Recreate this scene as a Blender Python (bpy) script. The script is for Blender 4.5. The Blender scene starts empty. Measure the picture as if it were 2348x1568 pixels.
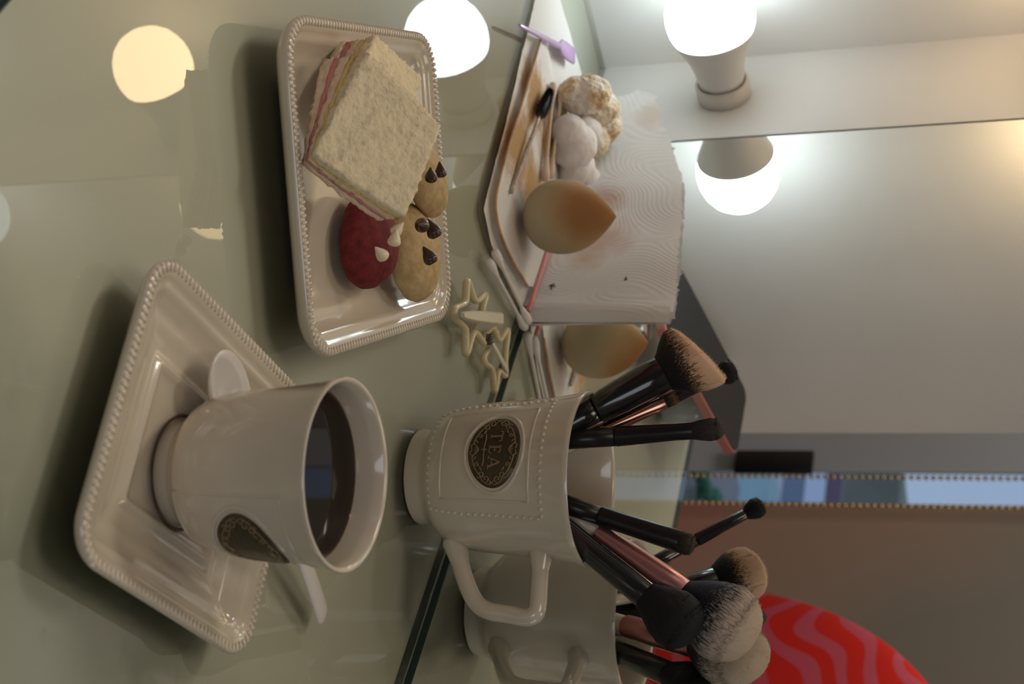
import bpy, bmesh, math, random
from mathutils import Vector, Matrix, noise
PI = math.pi
R_ = math.radians
S = bpy.context.scene
COL = S.collection
random.seed(7)

# ------------------------------------------------------------------ helpers
def V3(p): return Vector(p)

def finish(name, bm, mat, parent=None, smooth=True, world=False, angle=None):
    """link a bmesh as one mesh object; world=True: verts are world coords, parent has no rotation"""
    if world and parent is not None:
        bmesh.ops.translate(bm, verts=bm.verts, vec=-parent.location)
    bmesh.ops.recalc_face_normals(bm, faces=bm.faces)
    me = bpy.data.meshes.new(name)
    bm.to_mesh(me); bm.free()
    if smooth:
        for p in me.polygons: p.use_smooth = True
    if angle is not None:
        me.set_sharp_from_angle(angle=R_(angle))
    o = bpy.data.objects.new(name, me)
    COL.objects.link(o)
    if parent is not None: o.parent = parent
    for m in (mat if isinstance(mat, (list, tuple)) else [mat]): me.materials.append(m)
    return o

def empty(name, loc, label, cat, group=None, rot=None):
    o = bpy.data.objects.new(name, None); COL.objects.link(o)
    o.empty_display_size = .01
    if rot is not None: o.matrix_world = Matrix.Translation(V3(loc)) @ rot.to_4x4()
    else: o.location = loc
    tag(o, label, cat, group); return o

def tag(o, label=None, cat=None, group=None, kind=None):
    if label: o['label'] = label
    if cat: o['category'] = cat
    if group: o['group'] = group
    if kind: o['kind'] = kind
    return o

def add_box(bm, lo, hi, bev=0, seg=2):
    lo = V3(lo); hi = V3(hi)
    r = bmesh.ops.create_cube(bm, size=1)
    c = (lo + hi) / 2; d = hi - lo
    for v in r['verts']: v.co = Vector((v.co.x * d.x, v.co.y * d.y, v.co.z * d.z)) + c
    if bev:
        es = list({e for v in r['verts'] for e in v.link_edges})
        bmesh.ops.bevel(bm, geom=es, offset=bev, segments=seg, affect='EDGES', profile=.5)

def add_rings(bm, rings, cap0=True, cap1=True, closed=True):
    """rings: list of lists of points, same count"""
    vs = [[bm.verts.new(p) for p in r] for r in rings]
    n = len(rings[0])
    for a, b in zip(vs[:-1], vs[1:]):
        for i in range(n if closed else n - 1):
            j = (i + 1) % n
            bm.faces.new((a[i], a[j], b[j], b[i]))
    if cap0: bm.faces.new(vs[0][::-1])
    if cap1: bm.faces.new(vs[-1])
    return vs

def add_lathe(bm, prof, n=48, M=None, cap0=True, cap1=True, wob=None):
    rings = []
    for r, z in prof:
        ring = []
        for i in range(n):
            a = 2 * PI * i / n
            p = Vector((r * math.cos(a), r * math.sin(a), z))
            if wob: p = wob(p)
            ring.append(M @ p if M else p)
        rings.append(ring)
    add_rings(bm, rings, cap0, cap1)

def frames(path, up=Vector((0, 0, 1))):
    out = []
    for i, p in enumerate(path):
        t = (path[min(i + 1, len(path) - 1)] - path[max(i - 1, 0)]).normalized()
        s = t.cross(up)
        if s.length < 1e-4: s = t.cross(Vector((1, 0, 0)))
        s.normalize(); u = s.cross(t).normalized()
        out.append((p, t, s, u))
    return out

def smooth_path(pts, k=6, closed=False):
    pts = [V3(p) for p in pts]; n = len(pts); out = []
    rng = range(n) if closed else range(n - 1)
    for i in rng:
        p0 = pts[(i - 1) % n] if closed or i > 0 else pts[0]
        p1 = pts[i]; p2 = pts[(i + 1) % n]
        p3 = pts[(i + 2) % n] if closed or i + 2 < n else pts[-1]
        for j in range(k):
            t = j / k
            out.append(.5 * ((2 * p1) + (-p0 + p2) * t + (2 * p0 - 5 * p1 + 4 * p2 - p3) * t * t + (-p0 + 3 * p1 - 3 * p2 + p3) * t ** 3))
    if not closed: out.append(pts[-1])
    return out

def add_tube(bm, path, rad, n=10, ry=None, round_ends=True, up=Vector((0, 0, 1)), closed=False):
    """rad: number or list; ry: ratio vertical/horizontal"""
    path = [V3(p) for p in path]; m = len(path)
    rs = rad if isinstance(rad, (list, tuple)) else [rad] * m
    ry = ry or 1.0
    fr = frames(path, up)
    if closed:
        fr = []
        for i in range(m):
            t = (path[(i + 1) % m] - path[i - 1]).normalized(); s = t.cross(up).normalized()
            fr.append((path[i], t, s, s.cross(t).normalized()))
    rings = []
    def ring(p, s, u, r): return [p + s * (r * math.cos(2 * PI * i / n)) + u * (r * ry * math.sin(2 * PI * i / n)) for i in range(n)]
    if round_ends and not closed:
        p, t, s, u = fr[0]
        for k in (1, .7, .35): rings.append(ring(p - t * rs[0] * math.sin(k * PI / 2) * .9, s, u, max(rs[0] * math.cos(k * PI / 2), rs[0] * .12)))
    for (p, t, s, u), r in zip(fr, rs): rings.append(ring(p, s, u, r))
    if round_ends and not closed:
        p, t, s, u = fr[-1]
        for k in (.35, .7, 1): rings.append(ring(p + t * rs[-1] * math.sin(k * PI / 2) * .9, s, u, max(rs[-1] * math.cos(k * PI / 2), rs[-1] * .12)))
    if closed:
        rings.append(rings[0])
        add_rings(bm, rings, False, False)
        bmesh.ops.remove_doubles(bm, verts=bm.verts, dist=1e-7)
    else: add_rings(bm, rings)

def add_ball(bm, c, r, sub=2, sc=(1, 1, 1), M=None):
    q = bmesh.ops.create_icosphere(bm, subdivisions=sub, radius=1)
    for v in q['verts']:
        p = Vector((v.co.x * r * sc[0], v.co.y * r * sc[1], v.co.z * r * sc[2]))
        if M: p = M @ p
        v.co = p + V3(c)
    return q['verts']

def rrect(lx, ly, rad, off, z, kc=8, ke=8):
    """rounded rectangle ring, inset by off"""
    hx = lx / 2 - off; hy = ly / 2 - off; r = max(rad - off, .002)
    pts = []
    cs = [(hx - r, hy - r, 0), (-hx + r, hy - r, 90), (-hx + r, -hy + r, 180), (hx - r, -hy + r, 270)]
    for q, (cx, cy, a0) in enumerate(cs):
        for i in range(kc + 1):
            a = R_(a0 + 90 * i / kc)
            pts.append(Vector((cx + r * math.cos(a), cy + r * math.sin(a), z)))
        nx, ny, na = cs[(q + 1) % 4]
        a = R_(na); e = Vector((nx + r * math.cos(a), ny + r * math.sin(a), z)); s = pts[-1].copy()
        for i in range(1, ke): pts.append(s.lerp(e, i / ke))
    return pts

def walk(pts, step):
    """evenly spaced points + tangents along a closed polyline"""
    n = len(pts); L = [(pts[(i + 1) % n] - pts[i]).length for i in range(n)]
    T = sum(L); m = max(3, round(T / step)); out = []; i = 0; acc = 0
    for k in range(m):
        d = T * k / m
        while acc + L[i] < d: acc += L[i]; i += 1
        t = (d - acc) / max(L[i], 1e-9)
        out.append((pts[i].lerp(pts[(i + 1) % n], t), (pts[(i + 1) % n] - pts[i]).normalized()))
    return out

# ------------------------------------------------------------------ materials
def new_mat(name):
    m = bpy.data.materials.new(name); m.use_nodes = True
    nt = m.node_tree; nt.nodes.clear()
    out = nt.nodes.new('ShaderNodeOutputMaterial')
    return m, nt, out

def principled(nt, out, col, rough=.5, metal=0, coat=0, spec=.5, sub=0, trans=0, ior=1.5, crough=.03):
    b = nt.nodes.new('ShaderNodeBsdfPrincipled')
    b.inputs['Base Color'].default_value = (*col, 1)
    b.inputs['Roughness'].default_value = rough
    b.inputs['Metallic'].default_value = metal
    b.inputs['Coat Weight'].default_value = coat
    b.inputs['Coat Roughness'].default_value = crough
    b.inputs['Specular IOR Level'].default_value = spec
    b.inputs['Transmission Weight'].default_value = trans
    b.inputs['IOR'].default_value = ior
    if sub:
        b.inputs['Subsurface Weight'].default_value = sub
        b.inputs['Subsurface Radius'].default_value = (.006, .004, .003)
        b.inputs['Subsurface Scale'].default_value = 1
    nt.links.new(b.outputs[0], out.inputs[0])
    return b

def noise_node(nt, scale, detail=3, rough=.5, vec=None, dist=0):
    t = nt.nodes.new('ShaderNodeTexNoise')
    t.inputs['Scale'].default_value = scale; t.inputs['Detail'].default_value = detail
    t.inputs['Roughness'].default_value = rough; t.inputs['Distortion'].default_value = dist
    if vec is None:
        tc = nt.nodes.new('ShaderNodeTexCoord'); vec = tc.outputs['Object']
    nt.links.new(vec, t.inputs['Vector'])
    return t

def ramp(nt, fac, stops, interp='LINEAR'):
    r = nt.nodes.new('ShaderNodeValToRGB'); cr = r.color_ramp; cr.interpolation = interp
    while len(cr.elements) < len(stops): cr.elements.new(.5)
    for e, (p, c) in zip(cr.elements, stops):
        e.position = p; e.color = (*c, 1) if len(c) == 3 else c
    nt.links.new(fac, r.inputs[0]); return r

def math_n(nt, op, a, b=None, c=None, clamp=False):
    n = nt.nodes.new('ShaderNodeMath'); n.operation = op; n.use_clamp = clamp
    for i, x in enumerate((a, b, c)):
        if x is None: continue
        if isinstance(x, (int, float)): n.inputs[i].default_value = x
        else: nt.links.new(x, n.inputs[i])
    return n.outputs[0]

def mixc(nt, fac, a, b):
    n = nt.nodes.new('ShaderNodeMix'); n.data_type = 'RGBA'
    for i, x in ((0, fac), (6, a), (7, b)):
        if isinstance(x, (int, float)): n.inputs[i].default_value = x
        elif isinstance(x, tuple): n.inputs[i].default_value = (*x, 1)
        else: nt.links.new(x, n.inputs[i])
    return n.outputs[2]

def bump(nt, b, h, strength=.3, dist=.001):
    n = nt.nodes.new('ShaderNodeBump'); n.inputs['Strength'].default_value = strength
    n.inputs['Distance'].default_value = dist
    nt.links.new(h, n.inputs['Height']); nt.links.new(n.outputs[0], b.inputs['Normal'])
    return n

def simple(name, col, rough=.5, metal=0, coat=0, spec=.5, var=.0, vscale=40, bmp=0, bscale=200, sub=0, bdist=.0005):
    m, nt, out = new_mat(name)
    b = principled(nt, out, col, rough, metal, coat, spec, sub)
    if var:
        t = noise_node(nt, vscale, 4)
        c = ramp(nt, t.outputs[0], [(.3, tuple(x * (1 - var) for x in col)), (.7, tuple(min(1, x * (1 + var)) for x in col))])
        nt.links.new(c.outputs[0], b.inputs['Base Color'])
    if bmp:
        t = noise_node(nt, bscale, 5)
        bump(nt, b, t.outputs[0], bmp, bdist)
    return m

def emit(name, col, k):
    m, nt, out = new_mat(name)
    e = nt.nodes.new('ShaderNodeEmission'); e.inputs[0].default_value = (*col, 1); e.inputs[1].default_value = k
    nt.links.new(e.outputs[0], out.inputs[0]); return m

M_porc = simple('glazed_ceramic', (.64, .565, .445), .16, coat=.6, var=.05, vscale=25, bmp=.08, bscale=60)
M_wall = simple('white_panel_paint', (.74, .72, .68), .42, var=.03, vscale=12, bmp=.12, bscale=90, bdist=.0003)
M_black = simple('black_lacquer', (.012, .012, .013), .16, coat=.5)
M_blackmatte = simple('black_satin', (.013, .012, .012), .28, spec=.35)
M_rose = simple('rose_gold_metal', (.72, .36, .25), .2, metal=1)
M_pinkmetal = simple('pink_anodised', (.62, .30, .29), .28, metal=.8)
M_cream = simple('cream_lacquer', (.68, .60, .50), .3, coat=.3)
M_swab = simple('cotton_bud', (.80, .74, .68), .9, var=.05, vscale=300, bmp=.3, bscale=900)
M_swabstick = simple('paper_stick', (.74, .70, .63), .5)
M_dark = simple('dark_gap', (.05, .05, .045), .6)
M_bead = simple('brass_bead', (.55, .40, .20), .3, metal=.9)
M_choc = simple('chocolate', (.055, .024, .014), .28, bmp=.1, bscale=300)
M_whitechoc = simple('white_chocolate', (.78, .66, .45), .35, bmp=.2, bscale=300)
M_steel = simple('bright_metal', (.6, .58, .55), .22, metal=1)

# ------------------------------------------------------------------ camera
Cpos = Vector((0.0000, -0.5810, 0.2930))
Fv = Vector((-0.685701, 0.648299, -0.330943)); Rv = Vector((0.691889, 0.721734, -0.019729)); Uv = Vector((-0.226062, 0.242504, 0.943445))
cam = bpy.data.cameras.new('camera'); co = bpy.data.objects.new('camera', cam); COL.objects.link(co)
cam.sensor_width = 36; cam.sensor_fit = 'HORIZONTAL'; cam.lens = 3418.28 * 36 / 2348
cam.clip_start = .02; cam.clip_end = 60
co.matrix_world = Matrix(((Uv.x, -Rv.x, -Fv.x, Cpos.x), (Uv.y, -Rv.y, -Fv.y, Cpos.y), (Uv.z, -Rv.z, -Fv.z, Cpos.z), (0, 0, 0, 1)))
cam.dof.use_dof = True; cam.dof.focus_distance = .67; cam.dof.aperture_fstop = 16
S.camera = co

# ------------------------------------------------------------------ setting
def struct(name, lo, hi, mat, bev=0):
    bm = bmesh.new(); add_box(bm, lo, hi, bev)
    o = finish(name, bm, mat, smooth=False); o['kind'] = 'structure'; return o

struct('wall_left', (-.9245, -.392, -.30), (-.9045, .02, 1.35), M_wall)
struct('trim_1', (-.9045, .0, -.30), (-.809, .02, 1.35), M_wall)
struct('wall_mirror_side', (-2.2, .02, -.75), (1.6, .05, 1.75), simple('wall_behind', (.25, .24, .22), .7))
M_floor = simple('grey_floor', (.20, .18, .16), .4, var=.15, vscale=3)
struct('floor', (-3.6, -3.6, -.78), (1.6, .05, -.75), M_floor)
M_room = simple('warm_room_wall', (.50, .44, .37), .6, var=.05, vscale=2)
struct('ceiling', (-2.2, -3.2, 1.75), (1.6, .05, 1.80), M_room)
struct('wall_right', (1.6, -3.2, -.78), (1.65, .05, 1.80), M_room)
struct('wall_rear', (-.95, -3.2, -.78), (1.65, -3.15, 1.80), M_room)
# partition seen in the mirror: blue grey jamb, narrow opening, dusky pink panel
M_blue = simple('blue_grey_paint', (.42, .45, .50), .5, var=.06, vscale=3)
struct('wall_partition', (-2.2, -1.060, -.78), (-1.4465, -1.055, 1.80), M_blue)
struct('wall_far_left', (-2.25, -1.06, -.78), (-2.2, .05, 1.80), M_room)
def panel_mat():
    m, nt, out = new_mat('dusky_laminate')
    b = principled(nt, out, (.2, .13, .11), .32, spec=.5)
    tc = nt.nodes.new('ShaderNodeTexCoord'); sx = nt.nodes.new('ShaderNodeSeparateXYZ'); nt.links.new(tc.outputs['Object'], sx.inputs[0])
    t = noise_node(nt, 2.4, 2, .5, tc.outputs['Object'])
    # colour changes from dusky pink low down to grey brown higher up and to the right
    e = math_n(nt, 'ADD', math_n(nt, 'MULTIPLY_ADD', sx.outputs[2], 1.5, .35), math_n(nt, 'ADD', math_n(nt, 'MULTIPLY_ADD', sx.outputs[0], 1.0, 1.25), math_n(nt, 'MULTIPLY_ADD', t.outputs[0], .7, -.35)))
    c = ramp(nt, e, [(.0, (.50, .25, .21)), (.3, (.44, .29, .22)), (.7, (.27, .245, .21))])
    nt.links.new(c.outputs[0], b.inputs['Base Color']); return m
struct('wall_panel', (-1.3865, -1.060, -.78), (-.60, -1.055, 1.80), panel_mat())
# glass top, worktop, mirror
def board_mat():
    m, nt, out = new_mat('painted_worktop')
    b = principled(nt, out, (.60, .585, .49), .5, coat=.3, crough=.06)
    tc = nt.nodes.new('ShaderNodeTexCoord')
    t = noise_node(nt, 9, 5, .6, tc.outputs['Object'], .4)
    mk = ramp(nt, t.outputs[0], [(.50, (0, 0, 0)), (.56, (1, 1, 1))])
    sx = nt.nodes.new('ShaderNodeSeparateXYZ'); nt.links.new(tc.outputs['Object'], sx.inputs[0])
    # water marks under the glass, plus light falloff painted darker toward the near right
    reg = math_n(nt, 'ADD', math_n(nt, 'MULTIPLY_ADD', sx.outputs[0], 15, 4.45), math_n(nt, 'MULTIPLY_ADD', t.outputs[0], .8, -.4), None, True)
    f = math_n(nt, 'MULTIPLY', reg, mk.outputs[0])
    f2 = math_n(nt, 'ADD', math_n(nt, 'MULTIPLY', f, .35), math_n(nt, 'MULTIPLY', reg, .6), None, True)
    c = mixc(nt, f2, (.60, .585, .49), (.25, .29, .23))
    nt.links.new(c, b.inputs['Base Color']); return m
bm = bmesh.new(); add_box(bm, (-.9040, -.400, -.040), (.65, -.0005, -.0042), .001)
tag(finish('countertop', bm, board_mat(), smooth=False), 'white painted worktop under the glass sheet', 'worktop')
def glass_mat():
    m, nt, out = new_mat('clear_tabletop_glass')
    tr = nt.nodes.new('ShaderNodeBsdfTransparent'); tr.inputs[0].default_value = (.94, .965, .94, 1)
    gl = nt.nodes.new('ShaderNodeBsdfGlossy'); gl.inputs['Roughness'].default_value = .0
    fr = nt.nodes.new('ShaderNodeFresnel'); fr.inputs['IOR'].default_value = 1.52
    mx = nt.nodes.new('ShaderNodeMixShader')
    nt.links.new(fr.outputs[0], mx.inputs[0]); nt.links.new(tr.outputs[0], mx.inputs[1]); nt.links.new(gl.outputs[0], mx.inputs[2])
    nt.links.new(mx.outputs[0], out.inputs[0]); return m
M_gedge = simple('green_glass_edge', (.010, .045, .038), .12, coat=.5)
gt = empty('glass_tabletop', (-.35, -.2, -.006), 'greenish glass sheet covering the whole vanity top', 'tabletop')
bm = bmesh.new()
vs = [bm.verts.new(p) for p in ((-.9040, -.3976, 0), (.65, -.3976, 0), (.65, -.0056, 0), (-.806, -.0056, 0), (-.806, -.0004, 0), (-.9040, -.0004, 0))]
bm.faces.new(vs)
finish('glass_surface', bm, glass_mat(), gt, False, True)
bm = bmesh.new()
for y0, y1 in ((-.3990, -.3978), (-.0054, -.0042)):
    add_box(bm, (-.9035 if y0 < -.1 else -.806, y0, -.0041), (.65, y1, -.0002), .0004)
finish('polished_edge', bm, M_gedge, gt, False, True)['label'] = 'dark green polished glass edge'
def mirror_mat():
    m, nt, out = new_mat('silvered_mirror')
    principled(nt, out, (.90, .915, .90), .0, metal=1); return m
mi = empty('wall_mirror', (-.1, 0, 0), 'large frameless mirror standing behind the glass top', 'mirror')
bm = bmesh.new(); add_box(bm, (-.8068, 0, -.03), (.65, .004, 1.32))
finish('mirror_plate', bm, mirror_mat(), mi, False, True)
bm = bmesh.new(); add_box(bm, (-.8078, .0004, -.03), (-.8069, .004, 1.32))
finish('mirror_edge', bm, simple('mirror_edge_grey', (.12, .12, .10), .4), mi, False, True)

# ------------------------------------------------------------------ bulbs
M_housing = simple('bulb_housing', (.62, .60, .56), .4)
M_print = simple('grey_print', (.16, .16, .16), .6)
def bulb(z, col, k, label, proto=True):
    rt = empty('light_bulb', (-.857, 0, z), label, 'light bulb', 'bulbs on the strip beside the mirror', Matrix.Rotation(R_(90), 3, 'X'))
    bm = bmesh.new(); add_lathe(bm, [(.0168, .0003), (.0186, .0008), (.0186, .012), (.0176, .0128), (.0165, .0128), (.0160, .0115)], 40)
    finish('socket_ring', bm, simple('socket_ceramic', (.58, .54, .49), .4), rt)
    bm = bmesh.new(); add_lathe(bm, [(.0152, .0112), (.0160, .016), (.0172, .024), (.0196, .033), (.0232, .041), (.0268, .0485), (.0277, .0515), (.0272, .0522)], 48)
    h = finish('housing', bm, M_housing, rt)
    # blurred lines of small print round the neck
    bm = bmesh.new()
    for row, (zz, a0, a1) in enumerate(((.0275, 196, 262), (.0245, 198, 248), (.0222, 200, 250), (.0199, 203, 246), (.0180, 208, 236))):
        a = a0
        while a < a1:
            da = random.uniform(2.5, 5.5)
            rr = .0172 + (zz - .024) * .27 + .00015 if zz > .022 else .0163 + (zz - .018) * .12 + .0002
            rr += .0003
            q = [Vector((rr * math.cos(R_(x)), rr * math.sin(R_(x)), y)) for x, y in ((a, zz), (a + da, zz), (a + da, zz + .0009), (a, zz + .0009))]
            bm.faces.new([bm.verts.new(p) for p in q]); a += da + 1.6
    finish('printed_lines', bm, M_print, h, False)
    bm = bmesh.new()
    add_lathe(bm, [(.0274, .0520), (.0289, .056), (.0297, .061), (.0299, .066), (.0291, .072), (.0268, .079), (.0229, .0855), (.0175, .0905), (.0105, .094), (.004, .0953)], 48)
    finish('globe', bm, emit('lit_globe', col, k), rt)
bulb(.094, (.80, .94, 1.0), 11.5, 'lit white bulb, lowest on the strip beside the mirror')
bulb(.333, (1.0, .72, .40), 13, 'lit warm yellow bulb, seen only as a reflection in the glass tabletop')
bulb(.573, (.90, .97, 1.0), 11, 'lit white bulb high on the strip, third from the tabletop')
bulb(.812, (1.0, .72, .40), 11, 'assumed lit warm bulb at the top of the strip beside the mirror')  # unseen bulb, assumed to continue the row upward and add light

# ------------------------------------------------------------------ dishes
def dish(name, label, cx, cy, rot, lx, ly, H, rad, inner_rect):
    rt = empty(name, (cx, cy, 0), label, 'dish', rot=Matrix.Rotation(R_(rot), 3, 'Z'))
    k = H / .0195
    prof = [(.030, .0008), (.0285, 0), (.0265, 0), (.0255, .0015 * k), (.022, .0045 * k), (.013, .0075 * k), (.006, .0098 * k), (.0022, .0128 * k), (.0006, .0158 * k),
            (.0004, .0178 * k), (.0018, .0188 * k), (.0045, .0182 * k), (.0065, .0165 * k), (.0085, .0150 * k), (.0098, .0150 * k), (.0112, .0132 * k), (.0145, .0105 * k),
            (.0175, .0090 * k), (.0195, .0088 * k), (.0215, .0072 * k), (.026, .0060 * k), (.034, .0054 * k)]
    if inner_rect: prof = prof[:-2] + [(.0255, .0064 * k), (.0285, .0064 * k), (.0296, .0080 * k), (.0308, .0083 * k), (.0322, .0064 * k), (.035, .0056 * k), (.040, .0056 * k)]
    else: prof += [(.038, .0053 * k), (.042, .0053 * k)]
    bm = bmesh.new()
    add_rings(bm, [rrect(lx, ly, rad, o, z) for o, z in prof])
    finish('basin', bm, M_porc, rt, angle=80)
    bm = bmesh.new()
    ring = rrect(lx, ly, rad, .0026, .0184 * k, 12, 30)
    for p, t in walk(ring, .0027):
        a = math.atan2(t.y, t.x)
        Mx = Matrix.Rotation(a, 3, 'Z')
        add_ball(bm, p - Vector((0, 0, .0002)), .00102, 2, (1.0, 2.0, 1.3), Mx)
    finish('beaded_rim', bm, M_porc, rt)
    return rt
tray = dish('rectangular_plate', 'white rectangular plate with beaded rim holding sandwiches and cookies', -0.4921, -0.2151, 54.04, 0.1404, 0.1569, .0192, .020, False)
sauc = dish('square_saucer', 'white square saucer with beaded rim under the coffee cup', -0.3079, -0.2338, 18.54, .1120, .1190, .0158, .016, True)
M_stain = simple('coffee_stain', (.10, .05, .018), .3)
bm = bmesh.new()
pth = [Vector((-.3060 + .0203 * math.cos(a), -.2310 + .0203 * math.sin(a), .0053)) for a in [2 * PI * i / 60 for i in range(60)]]
add_tube(bm, pth, .0006, 6, .5, closed=True)
for p in [v for v in bm.verts]: pass
Mi = sauc.matrix_world.copy() if False else (Matrix.Translation(sauc.location) @ Matrix.Rotation(R_(18.54), 4, 'Z')).inverted()
for v in bm.verts: v.co = Mi @ v.co
finish('coffee_ring', bm, M_stain, sauc)['label'] = 'brown coffee stain ring'

# ------------------------------------------------------------------ cups
CP = [(0.0, .0012), (.019, .0012), (.0215, 0), (.0238, .0004), (.0245, .003), (.0247, .0070), (.0262, .0100), (.0292, .0130), (.0325, .0170), (.0348, .0230),
      (.0366, .0320), (.0376, .0450), (.0386, .0600), (.0400, .0740), (.0413, .0820), (.0424, .0865), (.0428, .0880), (.0424, .0892), (.0412, .0893), (.0402, .0880),
      (.0392, .0820), (.0378, .0730), (.0362, .0560), (.0352, .0420), (.0340, .0270), (.0315, .0175), (.0260, .0115), (.0120, .0095), (0.0, .0093)]
def cup_r(z):
    o = CP[4:17]
    for (r0, z0), (r1, z1) in zip(o[:-1], o[1:]):
        if z0 <= z <= z1: return r0 + (r1 - r0) * (z - z0) / (z1 - z0)
    return .04
def surf(az, z, d=0):
    r = cup_r(z) + d
    return Vector((r * math.cos(az), r * math.sin(az), z))
BS = [1.0]
def on_badge(s, t, d=.0):
    """s along the girth, t up, metres from the emblem's centre (emblem faces local -Y)"""
    s *= BS[0]; t *= BS[0]
    z = .0515 + t
    return surf(-PI / 2 + s / .0382, z, d)
M_brass = None
def brass():
    m, nt, out = new_mat('antique_brass')
    b = principled(nt, out, (.1, .08, .045), .42, metal=.6)
    tc = nt.nodes.new('ShaderNodeTexCoord'); mp = nt.nodes.new('ShaderNodeMapping'); mp.inputs['Scale'].default_value = (1, 1, 14)
    nt.links.new(tc.outputs['Object'], mp.inputs[0])
    t = noise_node(nt, 180, 3, .6, mp.outputs[0])
    c = ramp(nt, t.outputs[0], [(.3, (.060, .046, .026)), (.7, (.115, .090, .052))])
    nt.links.new(c.outputs[0], b.inputs['Base Color']); return m
M_brass = brass()
M_brass2 = simple('brass_relief', (.30, .22, .12), .35, metal=.5)
def oval(a, k=1.0):  # emblem outline, pointed a little at both ends
    return (.0190 * k * math.cos(a), .0137 * k * math.sin(a) * (1 - .06 * math.cos(a) ** 2))
def spiral(cx, cz, r0, turns, a0, sgn, m=14):
    return [(cx + r0 * (1 - .78 * i / m) * math.cos(a0 + sgn * turns * 2 * PI * i / m), cz + r0 * (1 - .78 * i / m) * math.sin(a0 + sgn * turns * 2 * PI * i / m)) for i in range(m + 1)]
def make_cup(name, label, loc, rot, k, letters, kz=1.0):
    rt = empty(name, loc, label, 'cup', rot=Matrix.Rotation(R_(rot), 3, 'Z'))
    rt.scale = (k, k, k * kz)
    bm = bmesh.new()
    add_lathe(bm, CP, 96, cap0=False, cap1=False)
    bmesh.ops.remove_doubles(bm, verts=bm.verts, dist=1e-6)
    finish('bowl', bm, M_porc, rt, angle=60)
    # handle
    bm = bmesh.new()
    hp = smooth_path([(.0345, 0, .0235), (.043, 0, .0268), (.055, 0, .0325), (.0635, 0, .0385), (.0672, 0, .0455), (.0685, 0, .0560), (.0695, 0, .0635), (.0682, 0, .0682), (.0640, 0, .0694), (.055, 0, .0690), (.045, 0, .0684), (.0375, 0, .0680)], 5)
    n = len(hp)
    rr = [.0043 + .0022 * max(0, 1 - i / 6) + .0022 * max(0, 1 - (n - 1 - i) / 6) for i in range(n)]
    add_tube(bm, hp, rr, 14, 1.15, up=Vector((0, 1, 0)))
    finish('handle', bm, M_porc, rt)
    # relief: beaded frame, inner frame, lip round the emblem
    bm = bmesh.new()
    A0 = -PI / 2
    w, z0, z1 = .84, .0165, .0755
    fr = []
    for i in range(24): fr.append((A0 - w + 2 * w * i / 24, z0))
    for i in range(20): fr.append((A0 + w, z0 + (z1 - z0) * i / 20))
    for i in range(24): fr.append((A0 + w - 2 * w * i / 24, z1))
    for i in range(20): fr.append((A0 - w, z1 - (z1 - z0) * i / 20))
    P = [surf(a, z, -.0003) for a, z in fr]
    for p, t in (walk(P, .0036) if letters else ()):
        add_ball(bm, p, .00125, 2, (1, 1, 1))
    if letters: w, z0, z1 = .64, .0235, .0695
    else: w, z0, z1 = .80, .0165, .0755
    P = [surf(A0 - w + 2 * w * i / 20, z0) for i in range(20)] + [surf(A0 + w, z0 + (z1 - z0) * i / 14) for i in range(14)] + \
        [surf(A0 + w - 2 * w * i / 20, z1) for i in range(20)] + [surf(A0 - w, z1 - (z1 - z0) * i / 14) for i in range(14)]
    fn = []
    add_tube(bm, [Vector((p.x * .992, p.y * .992, p.z)) for p in P], .0008, 8, closed=True)
    P = [on_badge(*oval(2 * PI * i / 64, 1.09), d=-.0002) for i in range(64)]
    add_tube(bm, P, .0010, 8, closed=True, up=Vector((0, -1, 0)))
    finish('relief_frame', bm, M_porc, rt)['label'] = 'raised beaded frame moulded on the cup'
    # emblem
    bm = bmesh.new()
    rows = []
    for q in (0, .35, .7, .93, 1.0):
        rows.append([on_badge(*oval(2 * PI * i / 64, max(q, .001)), d=.0006 if q < 1 else -.0005) for i in range(64)])
    add_rings(bm, rows, True, False)
    em = finish('emblem', bm, M_brass, rt, angle=50); em['label'] = 'antique brass oval emblem'
    def line(bmx, pts, r=.00034):
        add_tube(bmx, [on_badge(s, t, .0007) for s, t in pts], r, 6, round_ends=True, up=Vector((0, -1, .01)))
    bm = bmesh.new()
    for sx in (-1, 1):
        for sz in (-1, 1):
            arc = [oval(R_(a), .80) for a in range(80, 24, -7)]
            line(bm, [(sx * x, sz * y) for x, y in arc])
            line(bm, [(sx * x, sz * y) for x, y in spiral(.0118, .0056, .0019, 1.1, 1.0, -1)])
            line(bm, [(sx * x, sz * y) for x, y in spiral(.0139, .0030, .0021, 1.2, 1.5, -1)])
            line(bm, [(sx * x, sz * y) for x, y in spiral(.0074, .0078, .0013, 1.0, 1.2, 1)])
            line(bm, [(sx * x, sz * y) for x, y in ((.0160, .0032), (.0166, .0012), (.0158, .0002), (.0148, .0010))])
            line(bm, [(sx * x, sz * y) for x, y in ((.0004, .0112), (.0022, .0118), (.0030, .0104), (.0020, .0090), (.0006, .0080))])
            line(bm, [(sx * x, sz * y) for x, y in ((.0028, .0100), (.0044, .0106), (.0048, .0094), (.0036, .0088))])
            line(bm, [(sx * x, sz * y) for x, y in ((.0085, .0062), (.0098, .0054))], .0004)
    for sz in (-1, 1):
        for q in (-.0012, 0, .0012):
            line(bm, [(q * .3, sz * .0078), (q, sz * .0096)])
    if letters:
        line(bm, [(-.0080, -.0050), (-.0060, -.0046), (-.0018, -.0048)])
        line(bm, [(.0080, -.0050), (.0060, -.0046), (.0018, -.0048)])
        for q in range(4):
            a = q * PI / 2
            line(bm, [(.0004 * math.cos(a), -.0048 + .0004 * math.sin(a)), (.0011 * math.cos(a), -.0048 + .0011 * math.sin(a))], .0004)
    finish('scrollwork', bm, M_brass2, em)
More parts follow.
